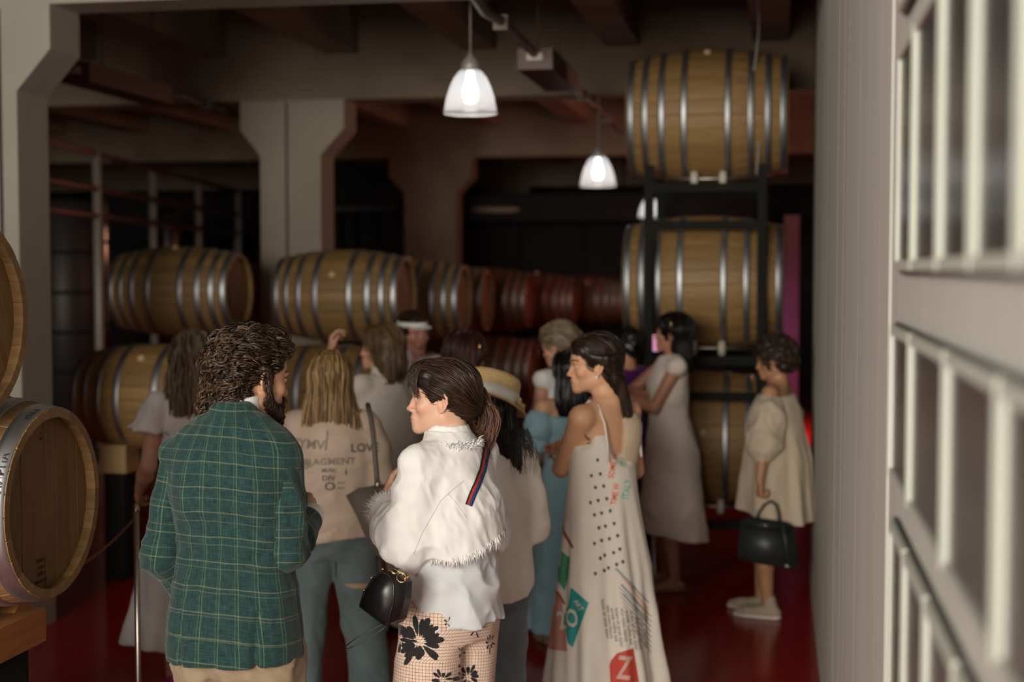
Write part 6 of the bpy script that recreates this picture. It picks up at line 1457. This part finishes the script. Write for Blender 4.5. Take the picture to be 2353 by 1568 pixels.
# 14 crossed arms, white sleeveless dress
a = 103
p = Person('dark-haired woman with crossed arms in blush-white sleeveless midi dress, beside the rack', 1552, 716, 8.85, a, head=(-24, -3, 0), headoff=(-.0, -.035, 0), skin=(.47, .22, .135), show=(1, -1), arms={-1: dict(elbow=cl(a, -.46, -.88, -.02), wrist=cl(a, -.86, .34, -.30), hand=cl(a, -.75, .4, .3), palm=cl(a, .4, -.3, .8)), 1: dict(elbow=cl(a, -.75, -.62, -.10), wrist=cl(a, .55, -.02, -.72), hand=cl(a, .85, -.15, -.35), palm=cl(a, .3, -.35, .85), curl=(20, 22, 24, 26))}, cov=('torso',), res=.008, hres=.005)
p.body()
DR = top_garment(p, 'dress', pinkwhite_m, [(.30, 0, -.03, .215, .215), (.45, 0, -.025, .215, .205), (.7, 0, -.02, .205, .178), (.90, 0, -.022, .188, .155), (1.02, 0, -.010, .162, .132), (1.10, 0, 0, .142, .118), (1.2, 0, .006, .152, .125), (1.30, 0, 0, .162, .120), (1.38, 0, -.014, .150, .096), (1.44, 0, -.016, .085, .070)], amp=.008, shoulder=.058, wr=(5, 6, 7, .8), cut=[lambda f: f.plane((0, 0, .34), (0, .2, -1)), lambda f: f.ell((0, .06, 1.47), (.062, .055, .05), .01, '-')])
long_hair(p, H_BLACK, .215, .080, .052, .012, n=300, seed=21, rad=.0024, ears=True, ends=.8)
bm = bmesh.new(); tube_into(bm, [p.H.pt(v) for v in ((-.083, .004, .10), (-.092, -.004, .07), (-.095, -.006, .04))], .004, 8); obj('hair_clip', bm, gold_m, p.root, True)
for sd in (1, -1):
    g_ = p.leg[sd]; fr = Fr(rotz(g_['yaw']), g_['a']); f = Field(); f.chain([(0, -.045, -.078), (0, .05, -.078), (0, .17, -.078)], [.040, .036, .038], .02, fr=fr); f.plane((0, 0, -.084), (0, 0, -1), fr=fr); f.plane((0, 0, -.062), (0, 0, 1), fr=fr); so = p.garment('sandal', f, mat('tan_cork_sole', (.22, .09, .05), .7), .007)
    for (y, zz, r_) in ((.12, -.050, .036), (-.0, .010, .040)):
        bm = bmesh.new(); tube_into(bm, [fr.pt((r_*math.cos(t), y, zz+r_*.75*math.sin(t))) for t in np.linspace(0, 2*PI, 15)], .004, 6); obj('ankle_strap' if y < .05 else 'toe_strap', bm, mat('sandal_strap', (.30, .13, .08), .6), so, True)
# 15 curly short haired woman at right, off-shoulder tunic
a = 74
p = Person('woman with short curly brown hair in oatmeal off-shoulder tunic, standing by the pale wall', 1774, 776, 8.15, a, head=(10, 10, 0), skin=(.40, .20, .11), show=(-1,), arms={-1: dict(elbow=cl(a, -.10, -1, -.42), wrist=cl(a, -.12, -1, -.30), hand=cl(a, 0, -1, .05), palm=cl(a, .9, 0, .3), curl=(60, 70, 75, 80)), 1: dict(elbow=V(.1, .0, -1), wrist=V(0, .3, -1))}, legs={-1: dict(foot=(-.09, .03), yaw=4), 1: dict(foot=(.10, .13), yaw=2)}, cov=('torso',), res=.008, hres=.005)
p.body()
sk = top_garment(p, 'tunic', beige_m, [(.60, 0, -.01, .28, .225), (.75, 0, -.01, .262, .210), (.95, 0, -.015, .235, .195), (1.12, 0, -.008, .215, .170), (1.26, 0, -.002, .205, .150), (1.335, 0, -.005, .185, .122), (1.36, 0, -.008, .165, .11)], shoulders=False, amp=.010, wr=(6, 2.5, 5, .3), fold=pleat(7, .020, 1.2, .6, 4), cut=[lambda f: f.plane((0, 0, .64), (0, .2, -1))])
for sd in (1, -1):
    A = p.arm[sd]; f = Field(wrinkle(.014, 9, 4, 8, .4), .03); f.chain([p.sh[sd]+V(.0, 0, -.06), p.sh[sd]*.5+A['e']*.5, A['e']+V(0, 0, -.03), A['e']*.72+A['w']*.28], [.075, .098, .105, .055], .03); f.plane(p.sh[sd]+V(0, 0, -.02), (-.3*sd, 0, 1)); p.garment('sleeve', f, beige_m, .008, sk)
    f = Field(wrinkle(.006, 30, 5, 3, .1)); q = A['e']*.70+A['w']*.30; ax = unit(A['w']-A['e']); f.cone(q, q+ax*.03, .044, .050, .01); p.garment('cuff', f, beige_m, .006, sk)
short_hair(p, H_BROWN, .028, n=520, curl=(.009, .9), seed=31, rough=.014, nape=-.05, basevar=.2)
f = Field()
shoes(p, fabric('canvas_sneaker', (.42, .34, .25), sc=30, bump=None), sole=mat('white_rubber', (.62, .56, .50), .6), name='sneaker', up=.03)
P15 = p
# her bag
c = atD(1766, 1315, 7.95); hb = thing('handbag', 'dark grey structured handbag held by the woman in oatmeal tunic', 'bag', (c.x, c.y, c.z))
dkgrey = mat('graphite_leather', (.018, .022, .022), .45); dd = 7.95
px_prism('body', [(1706, 1200), (1722, 1192), (1806, 1204), (1819, 1212), (1832, 1298), (1822, 1306), (1700, 1284), (1698, 1276)], dd, .13, dkgrey, hb, .010)
px_prism('flap', [(1714, 1196), (1812, 1206), (1816, 1222), (1708, 1212)], dd-.068, .012, dkgrey, hb, .003)
for dz in (-.035, .035): px_tube('handle', [(1738, 1200), (1744, 1178), (1757, 1160), (1772, 1152), (1784, 1162), (1790, 1182), (1792, 1206)], dd+dz, .0085, dkgrey, hb)
px_prism('clasp', [(1750, 1203), (1768, 1205), (1768, 1214), (1750, 1212)], dd-.078, .008, steel, hb, .001)
px_tube('side_strap', [(1798, 1206), (1806, 1250), (1812, 1302)], dd-.07, .010, dkgrey, hb); px_tube('buckle', [(1802, 1300), (1818, 1303)], dd-.075, .008, steel, hb)
# phone with pink screen held by the purple guest
c = atD(1507, 790, 9.0); ph = thing('phone', 'phone with bright pink screen left of the crossed-arms woman', 'phone', c)
px_prism('case', [(1499, 768), (1516, 768), (1516, 810), (1499, 810)], 9.0, .012, black_m, ph, .002)
px_prism('screen', [(1500, 770), (1515, 770), (1515, 808), (1500, 808)], 8.992, .002, mat('pink_screen', (.1, .05, .08), .3, emit=((1, .42, .66), .8)), ph, 0)
